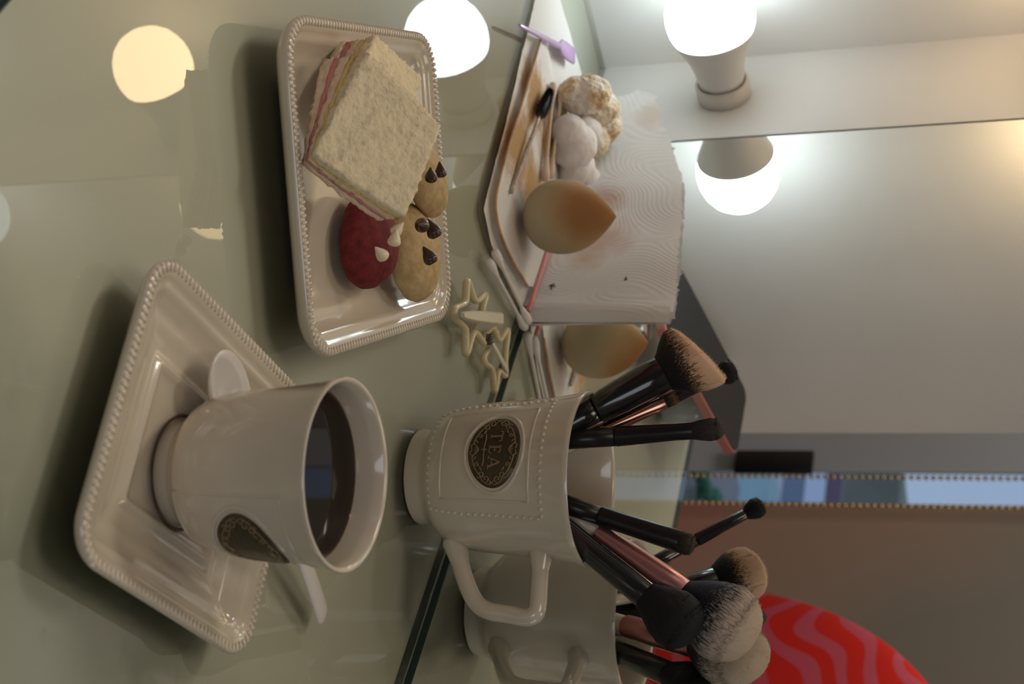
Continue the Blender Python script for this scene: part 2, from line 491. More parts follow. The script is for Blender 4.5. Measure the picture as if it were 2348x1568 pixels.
    if letters:
        bm = bmesh.new()
        def stroke(x0, z0, x1, z1, w0, w1=None):
            w1 = w1 or w0
            d = Vector((x1 - x0, z1 - z0)); L = d.length; d /= L; nn = Vector((-d.y, d.x)); m = 4
            rings = []
            for i in range(m + 1):
                t = i / m; w_ = w0 + (w1 - w0) * t
                c = (x0 + (x1 - x0) * t, z0 + (z1 - z0) * t)
                a = (c[0] + nn.x * w_ / 2, c[1] + nn.y * w_ / 2); b = (c[0] - nn.x * w_ / 2, c[1] - nn.y * w_ / 2)
                rings.append([on_badge(*a, d=.0003), on_badge(*a, d=.0011), on_badge(*b, d=.0011), on_badge(*b, d=.0003)])
            add_rings(bm, rings)
        B, b_ = .0010, .00055
        lo, hi = -.0020, .0036
        # T
        x = -.0066
        stroke(x, lo, x, hi, B); stroke(x - .0024, hi, x + .0024, hi, b_)
        stroke(x - .0024, hi, x - .0026, hi - .0013, b_); stroke(x + .0024, hi, x + .0026, hi - .0013, b_); stroke(x - .0010, lo, x + .0010, lo, b_)
        # E
        x = -.0010
        stroke(x, lo, x, hi, B); stroke(x - .0008, hi, x + .0024, hi, b_); stroke(x - .0008, lo, x + .0027, lo, b_); stroke(x, (lo + hi) / 2, x + .0016, (lo + hi) / 2, b_)
        stroke(x + .0024, hi, x + .0026, hi - .0012, b_); stroke(x + .0027, lo, x + .0030, lo + .0014, b_); stroke(x + .0016, (lo + hi) / 2 - .0007, x + .0016, (lo + hi) / 2 + .0007, b_)
        # A
        x = .0062
        stroke(x - .0022, lo, x, hi + .0003, b_); stroke(x, hi + .0003, x + .0023, lo, B); stroke(x - .0014, lo + .0018, x + .0014, lo + .0018, b_)
        stroke(x - .0030, lo, x - .0013, lo, b_); stroke(x + .0013, lo, x + .0034, lo, b_)
        finish('lettering', bm, M_brass2, em, False)['label'] = 'raised brass letters reading TEA'
    return rt
mug = make_cup('tea_mug', 'large white mug with brass TEA emblem, filled with makeup brushes', (-.4578, -.0560, .0002), 21, 1.0, True)
K1 = .785
BS[0] = 1.22
cup = make_cup('coffee_cup', 'small white cup of black coffee standing on the square saucer', (-.3060, -.2310, .0046), 101, K1, False, .935)
def coffee_mat():
    m, nt, out = new_mat('black_coffee')
    b = principled(nt, out, (.01, .005, .002), .02, spec=.18)
    tc = nt.nodes.new('ShaderNodeTexCoord'); ln = nt.nodes.new('ShaderNodeVectorMath'); ln.operation = 'LENGTH'
    nt.links.new(tc.outputs['Object'], ln.inputs[0])
    r = math_n(nt, 'MULTIPLY', ln.outputs['Value'], 1 / .0300)
    c = ramp(nt, r, [(0, (.006, .003, .002)), (.93, (.010, .004, .002)), (.965, (.06, .022, .005)), (1, (.22, .10, .03))])
    nt.links.new(c.outputs[0], b.inputs['Base Color']); return m
bm = bmesh.new()
zc = .0545
add_lathe(bm, [(.0002, zc - .001), (.0290, zc - .001), (.0296, zc), (.0290, zc + .0001), (.0200, zc), (.0002, zc)], 64, cap0=True, cap1=True)
for v in bm.verts: v.co.z -= zc
o = finish('black_coffee', bm, coffee_mat()); o.location = (-.3060, -.2310, .0046 + zc)
tag(o, 'dark black coffee filling the small white cup', 'coffee')

# ------------------------------------------------------------------ plastic spoon
def plastic(name, col, a=.0, rough=.25, sub=.3):
    return simple(name, col, rough, sub=sub, coat=.2)
M_spoon = plastic('translucent_white_plastic', (.72, .68, .64))
sp0 = Vector((-0.3361, -0.2386, 0.0165)); sp1 = Vector((-0.3375, -0.1054, 0.0040))
spn = empty('plastic_spoon', (sp0.x, sp0.y, .008), 'white plastic spoon lying on the saucer behind the coffee cup', 'spoon')
d = (sp1 - sp0).normalized(); s = d.cross(Vector((0, 0, 1))).normalized(); u = s.cross(d).normalized()
bm = bmesh.new()
top = []; n = 28
for q in (1.0, .8, .55, .25, .02):
    top.append([sp0 + d * (.0205 * q * math.cos(2 * PI * i / n)) + s * (.0132 * q * math.sin(2 * PI * i / n)) + u * (-.0062 * (1 - q * q)) for i in range(n)])
bot = [[p - u * .0011 for p in r] for r in top[::-1]]
add_rings(bm, top[::-1][::-1] and top, False, True)
add_rings(bm, bot, True, False)
add_rings(bm, [top[0], [p - u * .0011 for p in top[0]]], False, False)
bmesh.ops.remove_doubles(bm, verts=bm.verts, dist=1e-6)
finish('spoon_bowl', bm, M_spoon, spn, world=True)
bm = bmesh.new()
L = (sp1 - sp0).length
path = [sp0 + d * (.019 + (L - .019) * i / 14) + u * (.0022 * math.sin(PI * i / 14)) for i in range(15)]
add_tube(bm, path, [.0036 + .0018 * (i / 14) for i in range(15)], 12, .28)
finish('spoon_handle', bm, M_spoon, spn, world=True)

# ------------------------------------------------------------------ food
def bread_mat(name, col, bs=.6):
    m, nt, out = new_mat(name)
    b = principled(nt, out, col, .85, spec=.2)
    t = noise_node(nt, 260, 5, .6); v = nt.nodes.new('ShaderNodeTexVoronoi'); v.inputs['Scale'].default_value = 420
    tc = nt.nodes.new('ShaderNodeTexCoord'); nt.links.new(tc.outputs['Object'], v.inputs['Vector'])
    t2 = noise_node(nt, 95, 3, .6); h = math_n(nt, 'ADD', math_n(nt, 'MULTIPLY', t.outputs[0], .6), math_n(nt, 'ADD', math_n(nt, 'MULTIPLY', t2.outputs[0], .35), math_n(nt, 'MULTIPLY', v.outputs['Distance'], .12)))
    c = ramp(nt, h, [(.40, tuple(x * .80 for x in col)), (.50, col), (.62, tuple(min(1, x * 1.08) for x in col))])
    nt.links.new(c.outputs[0], b.inputs['Base Color'])
    bump(nt, b, h, bs, .0030); return m
M_bread = bread_mat('white_bread', (.82, .70, .47), .9)
M_breadmid = bread_mat('white_bread_cut', (.84, .68, .50), .5)
M_cheese = simple('yellow_cheese', (.86, .64, .20), .4, var=.08, vscale=90)
M_ham = simple('pink_ham', (.66, .25, .22), .4, var=.18, vscale=120)
def slab8(bm, base, top, cu=26, ck=3, jit=.0005, edge=.0009):
    """8-corner slab with ragged torn edges: base/top are 4 corners each"""
    base = [V3(p) for p in base]; top = [V3(p) for p in top]
    def tri(u, v, w):
        a = base[0].lerp(base[1], u).lerp(base[3].lerp(base[2], u), v)
        b = top[0].lerp(top[1], u).lerp(top[3].lerp(top[2], u), v)
        return a.lerp(b, w)
    ctr = tri(.5, .5, .5)
    idx = {}
    def vert(i, j, k):
        key = (i, j, k)
        if key not in idx:
            u, v, w = i / cu, j / cu, k / ck
            f = 1 - .035 * (abs(2 * u - 1) ** 5 * abs(2 * v - 1) ** 5); u = .5 + (u - .5) * f; v = .5 + (v - .5) * f
            # round the corners of the slice
            p = tri(u, v, w)
            e = 0
            if i in (0, cu) or j in (0, cu): e = edge
            nz = noise.noise_vector(p * 900) * jit
            if e: nz += (p - ctr).normalized() * noise.noise(p * 1500 + Vector((3, 1, 7))) * e
            idx[key] = bm.verts.new(p + nz)
        return idx[key]
    for a in range(cu):
        for b in range(cu):
            for k in (0, ck):
                bm.faces.new((vert(a, b, k), vert(a + 1, b, k), vert(a + 1, b + 1, k), vert(a, b + 1, k)))
    for a in range(cu):
        for c in range(ck):
            for j in (0, cu):
                bm.faces.new((vert(a, j, c), vert(a + 1, j, c), vert(a + 1, j, c + 1), vert(a, j, c + 1)))
                bm.faces.new((vert(j, a, c), vert(j, a + 1, c), vert(j, a + 1, c + 1), vert(j, a, c + 1)))
def sandwich(label, face, thick, loc):
    """face: 4 corners of the top; thick: 4 vectors from the top corners to the bottom corners"""
    rt = empty('sandwich', loc, label, 'sandwich', 'sandwiches on the plate')
    face = [V3(p) for p in face]
    def lev(t, inset=0):
        ps = [f + th * t for f, th in zip(face, thick)]
        c = sum(ps, Vector()) / 4
        return [p + (c - p).normalized() * inset for p in ps]
    for name, t0, t1, m, ins, jt in (('bread_slice', 0, .25, M_bread, 0, .0005), ('cheese_slice', .26, .39, M_cheese, .0004, .0003), ('bread_slice', .40, .60, M_breadmid, .0003, .0005),
                                  ('ham_slice', .61, .75, M_ham, .0003, .0004), ('bread_slice', .76, 1.0, M_breadmid, .0002, .0005)):
        bm = bmesh.new(); slab8(bm, lev(t1, ins), lev(t0, ins), 26 if name == 'bread_slice' else 18, 3, jt, .0012 if name == 'bread_slice' else .0007)
        finish(name, bm, m, rt, world=True)
    return rt
A = Vector((-0.4355, -0.2726, 0.0258)); B = Vector((-0.4794, -0.2907, 0.0419)); Dd = Vector((-0.4411, -0.2341, 0.0522))
Cc = Vector((-0.4793, -0.2521, 0.0630))
nn = (Dd - A).cross(B - A).normalized()
if nn.z > 0: nn = -nn
sandwich('ham and cheese sandwich on top, its torn white face turned to the camera', [A, B, Cc, Dd], [Vector((-0.4400, -0.2652, 0.0163)) - A, Vector((-0.4832, -0.2880, 0.0190)) - B, Vector((-0.4849, -0.2470, 0.0422)) - Cc, Vector((-0.4451, -0.2287, 0.0379)) - Dd], (A.x, A.y, .006))
A2 = Vector((-0.4734, -0.2750, 0.0302)); B2 = Vector((-0.5106, -0.2794, 0.0320)); C2 = Vector((-0.5341, -0.2411, 0.0347)); D2 = Vector((-0.4989, -0.2373, 0.0359))
n2 = (D2 - A2).cross(B2 - A2).normalized()
if n2.z > 0: n2 = -n2
sandwich('sandwich lying partly hidden under the front sandwich at the plate corner', [A2, B2, C2, D2], [n2 * .017, n2 * .020, n2 * .018, n2 * .016], (B2.x, B2.y, .006))

def cookie_mat(name, c0, c1, sc=160):
    m, nt, out = new_mat(name)
    b = principled(nt, out, c0, .75, spec=.3)
    t = noise_node(nt, sc, 6, .6)
    c = ramp(nt, t.outputs[0], [(.35, c0), (.65, c1)])
    nt.links.new(c.outputs[0], b.inputs['Base Color'])
    bump(nt, b, t.outputs[0], .7, .0012); return m
M_red = cookie_mat('red_velvet_dough', (.105, .010, .012), (.20, .022, .022), 220)
M_beige = cookie_mat('vanilla_dough', (.42, .29, .13), (.58, .42, .21), 180)
def cookie(name, label, c, sc, rz, tilt, mat, chips, chipmat, chipname):
    rt = empty(name, c, label, 'cookie')
    bm = bmesh.new()
    Mx = Matrix.Rotation(tilt[0], 3, 'X') @ Matrix.Rotation(tilt[1], 3, 'Y') @ Matrix.Rotation(rz, 3, 'Z')
    q = bmesh.ops.create_icosphere(bm, subdivisions=5, radius=1)
    for v in q['verts']:
        p = v.co.copy()
        p = Vector((p.x * sc[0], p.y * sc[1], p.z * sc[2]))
        if p.z < 0: p.z *= .55
        h_ = math.hypot(v.co.x, v.co.y); g_ = max(h_, .05) ** -.22; p.x *= g_; p.y *= g_
        f = 1 + .06 * noise.noise(p * 55 + V3(c) * 60) + .035 * noise.noise(p * 160) + .012 * noise.noise(p * 420)
        v.co = Mx @ (p * f)
    finish(name + '_body' if False else 'dough', bm, mat, rt)
    for (px, s_, a) in chips:
        bm = bmesh.new()
        px = V3(px) - V3(c)
        dirn = Vector(a).normalized(); ax = dirn.to_track_quat('Z', 'Y').to_matrix()
        add_lathe(bm, [(.0002, -.0042), (.0022, -.0040), (.0036, -.0028), (.0038, -.0012), (.0030, .0012), (.0018, .0032), (.0009, .0050), (.0002, .0060)], 20,
                  M=Matrix.Translation(px) @ (ax @ Matrix.Diagonal((s_, s_, s_))).to_4x4())
        finish(chipname, bm, chipmat, rt)
upv = Uv
cookie('red_cookie', 'dark red velvet cookie with white chips, resting on the plate beside the sandwich', (-0.4686, -0.2001, 0.0140), (.0212, .0205, .0125), .2, (0, 0), M_red,
       [((-0.4212, -0.2327, 0.0471), .7, tuple(-Fv * .5 + Uv * -.5 + Rv * -.6)), ((-0.4308, -0.2322, 0.0499), .72, tuple(-Rv + Uv * .2)), ((-0.4366, -0.2324, 0.0494), .65, tuple(Rv * -.7 + Uv * .6))], M_whitechoc, 'white_chip')
cookie('chocolate_chip_cookie', 'beige chocolate chip cookie touching the red one near the beaded rim', (-0.4997, -0.1676, 0.0165), (.0240, .0210, .0115), .5, (.1, -.1), M_beige,
       [((-0.4648, -0.2117, 0.0454), .85, tuple(-Fv - Uv * .2)), ((-0.4717, -0.2032, 0.0464), .9, tuple(-Rv * 1 - Uv * .5)), ((-0.4576, -0.2000, 0.0476), .85, tuple(-Rv * 1.0 - Uv * .6))], M_choc, 'chocolate_chip')
cookie('chocolate_chip_cookie', 'beige chocolate chip cookie half hidden behind the front sandwich', (-0.5308, -0.1886, 0.0190), (.0205, .0200, .0105), 1.5, (.12, -.25), M_beige,
       [((-0.5038, -0.2110, 0.0432), .72, tuple(-Rv + Uv * -.1)), ((-0.4917, -0.2178, 0.0441), .75, tuple(-Fv * .6 - Rv * .6))], M_choc, 'chocolate_chip')

# ------------------------------------------------------------------ paper towel
def towel_mat(name, stains):
    m, nt, out = new_mat(name)
    b = principled(nt, out, (.92, .88, .83), .9, spec=.2)
    tc = nt.nodes.new('ShaderNodeTexCoord')
    w = noise_node(nt, 17, 0, .5, tc.outputs['Object'])
    t = noise_node(nt, 1300, 2, .5, tc.outputs['Object'])
    h = math_n(nt, 'ADD', math_n(nt, 'SINE', math_n(nt, 'MULTIPLY', w.outputs[0], 240)), math_n(nt, 'MULTIPLY', t.outputs[0], 2.4))
    bp = bump(nt, b, h, .30, .00025)
    tl = nt.nodes.new('ShaderNodeBsdfTranslucent'); tl.inputs[0].default_value = (.8, .77, .73, 1); nt.links.new(bp.outputs[0], tl.inputs[1])
    mx = nt.nodes.new('ShaderNodeMixShader'); mx.inputs[0].default_value = .25
    nt.links.new(b.outputs[0], mx.inputs[1]); nt.links.new(tl.outputs[0], mx.inputs[2]); nt.links.new(mx.outputs[0], out.inputs[0])
    col = (.92, .885, .84)
    last = None
    nz = noise_node(nt, 60, 4, .6, tc.outputs['Object'])
    for (c, r, sc, k) in stains:
        s_ = nt.nodes.new('ShaderNodeVectorMath'); s_.operation = 'SUBTRACT'; nt.links.new(tc.outputs['Object'], s_.inputs[0]); s_.inputs[1].default_value = c
        l = nt.nodes.new('ShaderNodeVectorMath'); l.operation = 'LENGTH'; nt.links.new(s_.outputs[0], l.inputs[0])
        d_ = math_n(nt, 'DIVIDE', l.outputs['Value'], r)
        e = math_n(nt, 'ADD', d_, math_n(nt, 'MULTIPLY', math_n(nt, 'SUBTRACT', nz.outputs[0], .5), 1.6))
        f = math_n(nt, 'MULTIPLY', math_n(nt, 'SUBTRACT', 1.15, e, None, True), k, None, True)
        last = mixc(nt, f, last if last else col, sc)
    if last: nt.links.new(last, b.inputs['Base Color']); nt.links.new(last, tl.inputs[0])
    return m
tw = empty('paper_towel', (-.74, -.06, .002), 'stained white paper towel on the glass, its back edge propped against the mirror', 'paper towel')
org = tw.location
def rel(p): return tuple(V3(p) - org)
TAN = (.60, .38, .19); PINK = (.66, .34, .24); BRN = (.42, .22, .08)
stA = [(rel((-0.7448, -0.0901, 0.0030)), .022, TAN, 1.2), (rel((-0.6907, -0.0902, 0.0030)), .030, TAN, 1.1), (rel((-0.7385, -0.0546, 0.0030)), .022, BRN, .8), (rel((-0.6458, -0.0798, 0.0030)), .018, TAN, .7), (rel((-0.6802, -0.0418, 0.0030)), .030, BRN, .5),
       (rel((-0.7437, -0.0080, 0.0338)), .014, PINK, .9), (rel((-0.7017, -0.0080, 0.0375)), .020, PINK, .5), (rel((-0.6831, -0.0080, 0.0312)), .014, TAN, .6), (rel((-0.8310, -0.0080, 0.0499)), .016, TAN, .35)]
M_towel = towel_mat('embossed_paper', stA)
nearE = smooth_path([(-.839, -.1370, 0), (-.793, -.1262, 0), (-.7054, -.1085, 0), (-.640, -.0975, 0), (-.6235, -.0945, 0)], 14)
def lerp_path(P, t):
    x = t * (len(P) - 1); i = min(int(x), len(P) - 2); return P[i].lerp(P[i + 1], x - i)
bm = bmesh.new()
NU, NT, NF = 90, 26, 34
topP = [(-.860, .034), (-.852, .047), (-.835, .052), (-.812, .062), (-.7844, .0715), (-.7603, .0795), (-.72, .0850), (-.68, .0892), (-.6350, .0930)]
def top_z(x):
    for (x0, z0), (x1, z1) in zip(topP[:-1], topP[1:]):
        if x <= x1: return z0 + (z1 - z0) * (x - x0) / (x1 - x0)
    return topP[-1][1]
grid = []
rightE = [(-.6235, -.0945), (-.6205, -.0722), (-.6250, -.0400), (-.6370, -.0085)]
for i in range(NU + 1):
    s_ = i / NU
    a = lerp_path(nearE, s_); bx = -.848 + (-.6370 + .848) * s_
    row = []
    for j in range(NT + 1):
        t = j / NT
        p = Vector((a.x + (bx - a.x) * t, a.y + (-.0085 - a.y) * t, 0))
        # pull the right side onto its bent edge
        if s_ > .85:
            k = (s_ - .85) / .15; q = lerp_path([Vector((x, y, 0)) for x, y in rightE], t); full = lerp_path([Vector((x, y, 0)) for x, y in rightE], t)
            p = p.lerp(Vector((full.x, full.y, 0)), k * k)
        z = .0008 + .0007 * (1 - t) ** 4 + .0006 * noise.noise(Vector((p.x * 40, p.y * 40, 0)))
        jag = noise.noise(Vector((s_ * 160, 0, 5))) * .0010 if j == 0 else 0
        row.append(Vector((p.x, p.y + jag, z)))
    for j in range(1, NF + 1):
        t = j / NF
        x = bx + (-.860 - -.848) * (1 - s_) * t + .0025 * t * s_
        zt = top_z(x) + noise.noise(Vector((s_ * 120, 3, 1))) * (.0022 if s_ > .3 else .006 * (1 - s_)) * (1 if t == 1 else t ** 6)
        y = -.0085 + .0060 * math.sin(t * PI / 2) - .0018 * noise.noise(Vector((x * 25, t * 2.2, 9))) - .0012 * t * (1 + math.sin(x * 90))
        if s_ < .22: y -= (.22 - s_) * .035 * t
        row.append(Vector((x, min(y, -.0009), max(.0012, zt * t))))
    grid.append(row)
vsr = [[bm.verts.new(p) for p in r] for r in grid]
for a, b in zip(vsr[:-1], vsr[1:]):
    for j in range(len(a) - 1): bm.faces.new((a[j], b[j], b[j + 1], a[j + 1]))
o = finish('sheet', bm, M_towel, tw, world=True)
# second ply turned under along the right edge of the propped part
bm = bmesh.new()
rows = []
for j in range(31):
    t = j / 30; z = .002 + .0890 * t
    jag = .0006 * noise.noise(Vector((t * 60, 1, 2)))
    rows.append([Vector((-.6405 + .0025 * t, -.0088 + .005 * t, z)), Vector((-.6375 + .0028 * t, -.0080 + .0048 * t, z)), Vector((-.6335 + .0032 * t + jag * .5, -.0048 + .0025 * t, z)), Vector((-.6312 + .0035 * t + jag, -.0008, z))])
vsr = [[bm.verts.new(p) for p in r] for r in rows]
for a, b in zip(vsr[:-1], vsr[1:]):
    for j in range(3): bm.faces.new((a[j], b[j], b[j + 1], a[j + 1]))
finish('folded_edge', bm, towel_mat('folded_paper', []), tw, world=True)
# loosened inner ply with a make-up soaked edge
bm = bmesh.new()
nearI = smooth_path([(-0.7757, -0.1100, 0.0040), (-0.7321, -0.1052, 0.0040), (-0.6807, -0.1007, 0.0040), (-0.6392, -0.0945, 0.0040), (-0.6276, -0.0816, 0.0040), (-0.6289, -0.0576, 0.0040), (-0.6402, -0.0221, 0.0040)], 8)
farI = smooth_path([(-0.7871, -0.1026, 0.0040), (-0.7867, -0.0812, 0.0040), (-0.7840, -0.0611, 0.0040), (-0.7643, -0.0353, 0.0040), (-0.7351, -0.0186, 0.0040), (-0.6974, -0.0063, 0.0040), (-0.6624, -0.0004, 0.0040)], 8)
rows = []
for a, b in zip(nearI, farI):
    rows.append([a.lerp(b, t / 8) + Vector((0, 0, .0004 + .0014 * math.exp(-((t / 8) * 5) ** 2) - .0012 * (t == 8))) for t in range(9)])
vsr = [[bm.verts.new(p) for p in r] for r in rows]
for a, b in zip(vsr[:-1], vsr[1:]):
    for j in range(8): bm.faces.new((a[j], b[j], b[j + 1], a[j + 1]))
stB = [(rel((-0.7372, -0.0872, 0.0040)), .024, TAN, 1.6), (rel((-0.6915, -0.0895, 0.0040)), .030, TAN, 1.5), (rel((-0.7395, -0.0537, 0.0040)), .022, BRN, 1.2), (rel((-0.7373, -0.0756, 0.0040)), .010, BRN, 1.0), (rel((-0.6936, -0.0582, 0.0040)), .024, TAN, 1.2), (rel((-0.6582, -0.0530, 0.0040)), .022, TAN, .5)]
finish('inner_ply', bm, towel_mat('soaked_paper', stB), tw, world=True)['label'] = 'loosened inner ply stained tan by make-up'
bm = bmesh.new(); add_tube(bm, [p + Vector((0, 0, .0017)) for p in nearI], .0007, 6, 1.2)
finish('stained_edge', bm, simple('make_up_soaked_edge', (.50, .30, .15), .8, var=.3, vscale=90), tw, world=True)['label'] = 'brown make-up soaked edge of the ply'
for (c, cnt, r) in (((-0.6537, -0.0085, 0.0149), 9, .0028), ((-0.6597, -0.0075, 0.0602), 6, .0020)):
    bm = bmesh.new(); a = random.uniform(0, 6)
    P = []
    for i in range(cnt):
        a += random.uniform(1.6, 2.8)
        P.append(V3(c) + Vector((math.cos(a) * r * random.uniform(.5, 1.2), -.0003, math.sin(a) * r * .8 * random.uniform(.3, 1))))
    add_tube(bm, P, [random.uniform(.0003, .0008) for _ in P], 6, .6)
    finish('smudge', bm, simple('dark_red_smudge', (.16, .06, .05), .7), tw, world=True)['label'] = 'dark reddish make-up smudge'

# ------------------------------------------------------------------ make-up sponge
def sponge_mat():
    m, nt, out = new_mat('foundation_sponge')
    b = principled(nt, out, (.62, .5, .3), .8, spec=.25)
    tc = nt.nodes.new('ShaderNodeTexCoord'); s_ = nt.nodes.new('ShaderNodeVectorMath'); s_.operation = 'SUBTRACT'
    nt.links.new(tc.outputs['Object'], s_.inputs[0]); s_.inputs[1].default_value = tuple(Vector((0, 0, .047)) + (-Fv * .019))
    l = nt.nodes.new('ShaderNodeVectorMath'); l.operation = 'LENGTH'; nt.links.new(s_.outputs[0], l.inputs[0])
    nz = noise_node(nt, 45, 3, .5, tc.outputs['Object'])
    e = math_n(nt, 'ADD', math_n(nt, 'DIVIDE', l.outputs['Value'], .040), math_n(nt, 'MULTIPLY', math_n(nt, 'SUBTRACT', nz.outputs[0], .5), .35))
    c = ramp(nt, e, [(.12, (.24, .11, .035)), (.42, (.33, .16, .058)), (.68, (.46, .31, .155)), (.95, (.49, .41, .25))])
    nt.links.new(c.outputs[0], b.inputs['Base Color'])
    t = noise_node(nt, 900, 3, .5, tc.outputs['Object']); bump(nt, b, t.outputs[0], .12, .0004); return m
bm = bmesh.new()
prof = []
for i in range(41):
    t = i / 40; z = .0568 * t
    if t < .42: r = .0222 * math.sqrt(max(0, 1 - ((.42 - t) / .42) ** 2.3))
    else:
        q = (t - .42) / .58; r = .0222 * max(0.0, 1 - q ** 2.05) ** .93
    prof.append((max(r, .0003), z))
add_lathe(bm, prof, 56, M=Matrix.Rotation(R_(2.5), 4, Vector(Fv)))
o = finish('makeup_sponge', bm, sponge_mat()); o.location = (-0.6671, -0.0532, .0056)
tag(o, 'beige egg shaped sponge stained brown at its tip, standing on the paper towel', 'makeup sponge')

# ------------------------------------------------------------------ cotton swabs and sticks
def swab(label, a, b, m1, m2, group):
    a = V3(a); b = V3(b); mid = (a + b) / 2
    rt = empty('cotton_swab', (mid.x, mid.y, min(a.z, b.z) - .0022), label, 'cotton swab', group)
    d_ = (b - a).normalized()
    bm = bmesh.new(); add_tube(bm, [a.lerp(b, i / 6) for i in range(7)], .0012, 10)
    finish('stick', bm, m1, rt, world=True)
    for p, sg in ((a, 1), (b, -1)):
        bm = bmesh.new()
        pr = [(-.0018, .0008), (-.001, .0022), (.0015, .0028), (.005, .0027), (.009, .0020), (.013, .0015), (.015, .0011)]
        add_tube(bm, [p + d_ * sg * x for x, r in pr], [r for x, r in pr], 14, round_ends=False)
        finish('cotton_tip', bm, m2, rt, world=True)
swab('white cotton swab on the glass, nearer the hair clips of the loose pair', (-0.6059, -0.0708, 0.0031), (-0.6238, -0.0032, 0.0031), M_swabstick, M_swab, 'loose swabs by the towel')
swab('white cotton swab lying along the paper towel edge, farther from the clips', (-0.6094, -0.0742, 0.0068), (-0.6246, -0.0075, 0.0062), M_swabstick, M_swab, 'loose swabs by the towel')
M_tansw = simple('tan_cotton_bud', (.66, .52, .42), .9, bmp=.3, bscale=900)
swab('used tan swab on the towel right beside the black mascara wand', (-0.7678, -0.0787, 0.0075), (-0.7101, -0.0485, 0.0078), simple('tan_stick', (.62, .47, .30), .5), M_tansw, 'used swabs on the towel')
swab('used tan swab on the towel touching the cotton wool', (-0.7825, -0.0675, 0.0082), (-0.7192, -0.0441, 0.0082), simple('tan_stick_b', (.66, .52, .38), .5), M_tansw, 'used swabs on the towel')
# spoolie
sa = Vector((-0.7526, -0.0846, 0.0105)); sb = Vector((-0.7266, -0.0848, 0.0095)); sc_ = Vector((-0.6573, -0.0800, 0.0062))
rt = empty('mascara_wand', (sb.x, sb.y, .004), 'black bristled mascara wand with clear handle lying on the stained towel', 'mascara wand')
bm = bmesh.new()
d_ = (sa - sb).normalized(); q_ = d_.to_track_quat('Z', 'Y').to_matrix(); Lb = (sa - sb).length
for k in range(26):
    t = k / 25; r0 = .0056 * (1 - .45 * t ** 2.5) * (.75 + .25 * min(1, t * 6))
    n = 26
    c = sb.lerp(sa, t)
    for i in range(n):
        a = 2 * PI * (i + .37 * k) / n; rr = r0 * random.uniform(.88, 1.06)
        e = q_ @ Vector((math.cos(a), math.sin(a), 0)); s1 = q_ @ Vector((-math.sin(a), math.cos(a), 0)) * .00045
        z_ = d_ * random.uniform(-.0004, .0004)
        vs = [bm.verts.new(p) for p in (c + s1, c - s1, c + d_ * .0004, c + e * rr + z_)]
        for f in ((0, 1, 3), (1, 2, 3), (2, 0, 3)): bm.faces.new([vs[x] for x in f])
add_tube(bm, [sb.lerp(sa, i / 8) for i in range(9)], [.0020, .0030, .0032, .0031, .0029, .0026, .0022, .0017, .0012], 10)
finish('bristles', bm, simple('black_nylon', (.008, .008, .010), .5), rt, world=True, smooth=False)
bm = bmesh.new(); add_tube(bm, [sc_.lerp(sb, i / 8) for i in range(9)], [.0014, .0015, .0014, .0014, .0014, .0013, .0012, .0011, .0008], 12)
finish('wand_handle', bm, simple('glittery_clear_plastic', (.42, .37, .33), .18, coat=.4, var=.35, vscale=500), rt, world=True)
# spatula
M_purple = plastic('lilac_plastic', (.50, .33, .60))
pa = Vector((-0.7372, -0.1422, 0.0085)); pb = Vector((-0.7998, -0.0868, 0.0072)); pc = Vector((-0.8219, -0.0649, 0.0068))
rt = empty('lilac_spatula', (pb.x, pb.y, .004), 'small lilac plastic spatula lying across the far corner of the towel', 'spatula')
bm = bmesh.new(); add_tube(bm, [pa.lerp(pb, i / 8) for i in range(9)], [.0013 + .0008 * i / 8 for i in range(9)], 10, .7)
finish('spatula_handle', bm, M_purple, rt, world=True)
bm = bmesh.new()
d_ = (pc - pb).normalized(); s_ = Vector((-d_.y, d_.x, 0)).normalized()
Lp = (pc - pb).length
prof2 = [(-.003, .0018), (.0, .0034), (.004, .0056), (Lp * .6, .0062), (Lp, .0058), (Lp + .001, .0050)]
rings = []
for x, w in prof2:
    c = pb + d_ * x
    rings.append([c + s_ * w, c + s_ * w * .8 + Vector((0, 0, .0010)), c - s_ * w * .8 + Vector((0, 0, .0010)), c - s_ * w, c - s_ * w * .8 - Vector((0, 0, .0004)), c + s_ * w * .8 - Vector((0, 0, .0004))])
add_rings(bm, rings)
finish('spatula_blade', bm, M_purple, rt, world=True)
bm = bmesh.new(); a = Vector((-0.6921, -0.0106, 0.0062)); b = Vector((-0.6311, -0.0100, 0.0056))
add_tube(bm, [a.lerp(b, i / 6) for i in range(7)], .0016, 12, round_ends=False)
tag(finish('pink_stick', bm, plastic('pink_plastic', (.66, .26, .27))), 'thin pink plastic stick lying between the sponge and the mirror', 'stick')
# yellow strip
bm = bmesh.new(); y0 = Vector((-0.7849, -0.0615, 0.0045)); y1 = Vector((-0.7785, -0.0453, 0.0045))
d_ = (y1 - y0).normalized(); s_ = Vector((-d_.y, d_.x, 0))
rings = [[y0.lerp(y1, t) + s_ * .0042 + Vector((0, 0, .0018)), y0.lerp(y1, t) + s_ * -.0042 + Vector((0, 0, .0018)), y0.lerp(y1, t) - s_ * .0042 - Vector((0, 0, .0012)), y0.lerp(y1, t) + s_ * .0042 - Vector((0, 0, .0012))] for t in (0, .25, .5, .75, 1)]
add_rings(bm, rings)
tag(finish('yellow_strip', bm, simple('yellow_terry', (.66, .60, .22), .9, bmp=.8, bscale=700, bdist=.001)), 'small yellow textured strip between the used swabs and the cotton wool', 'strip')
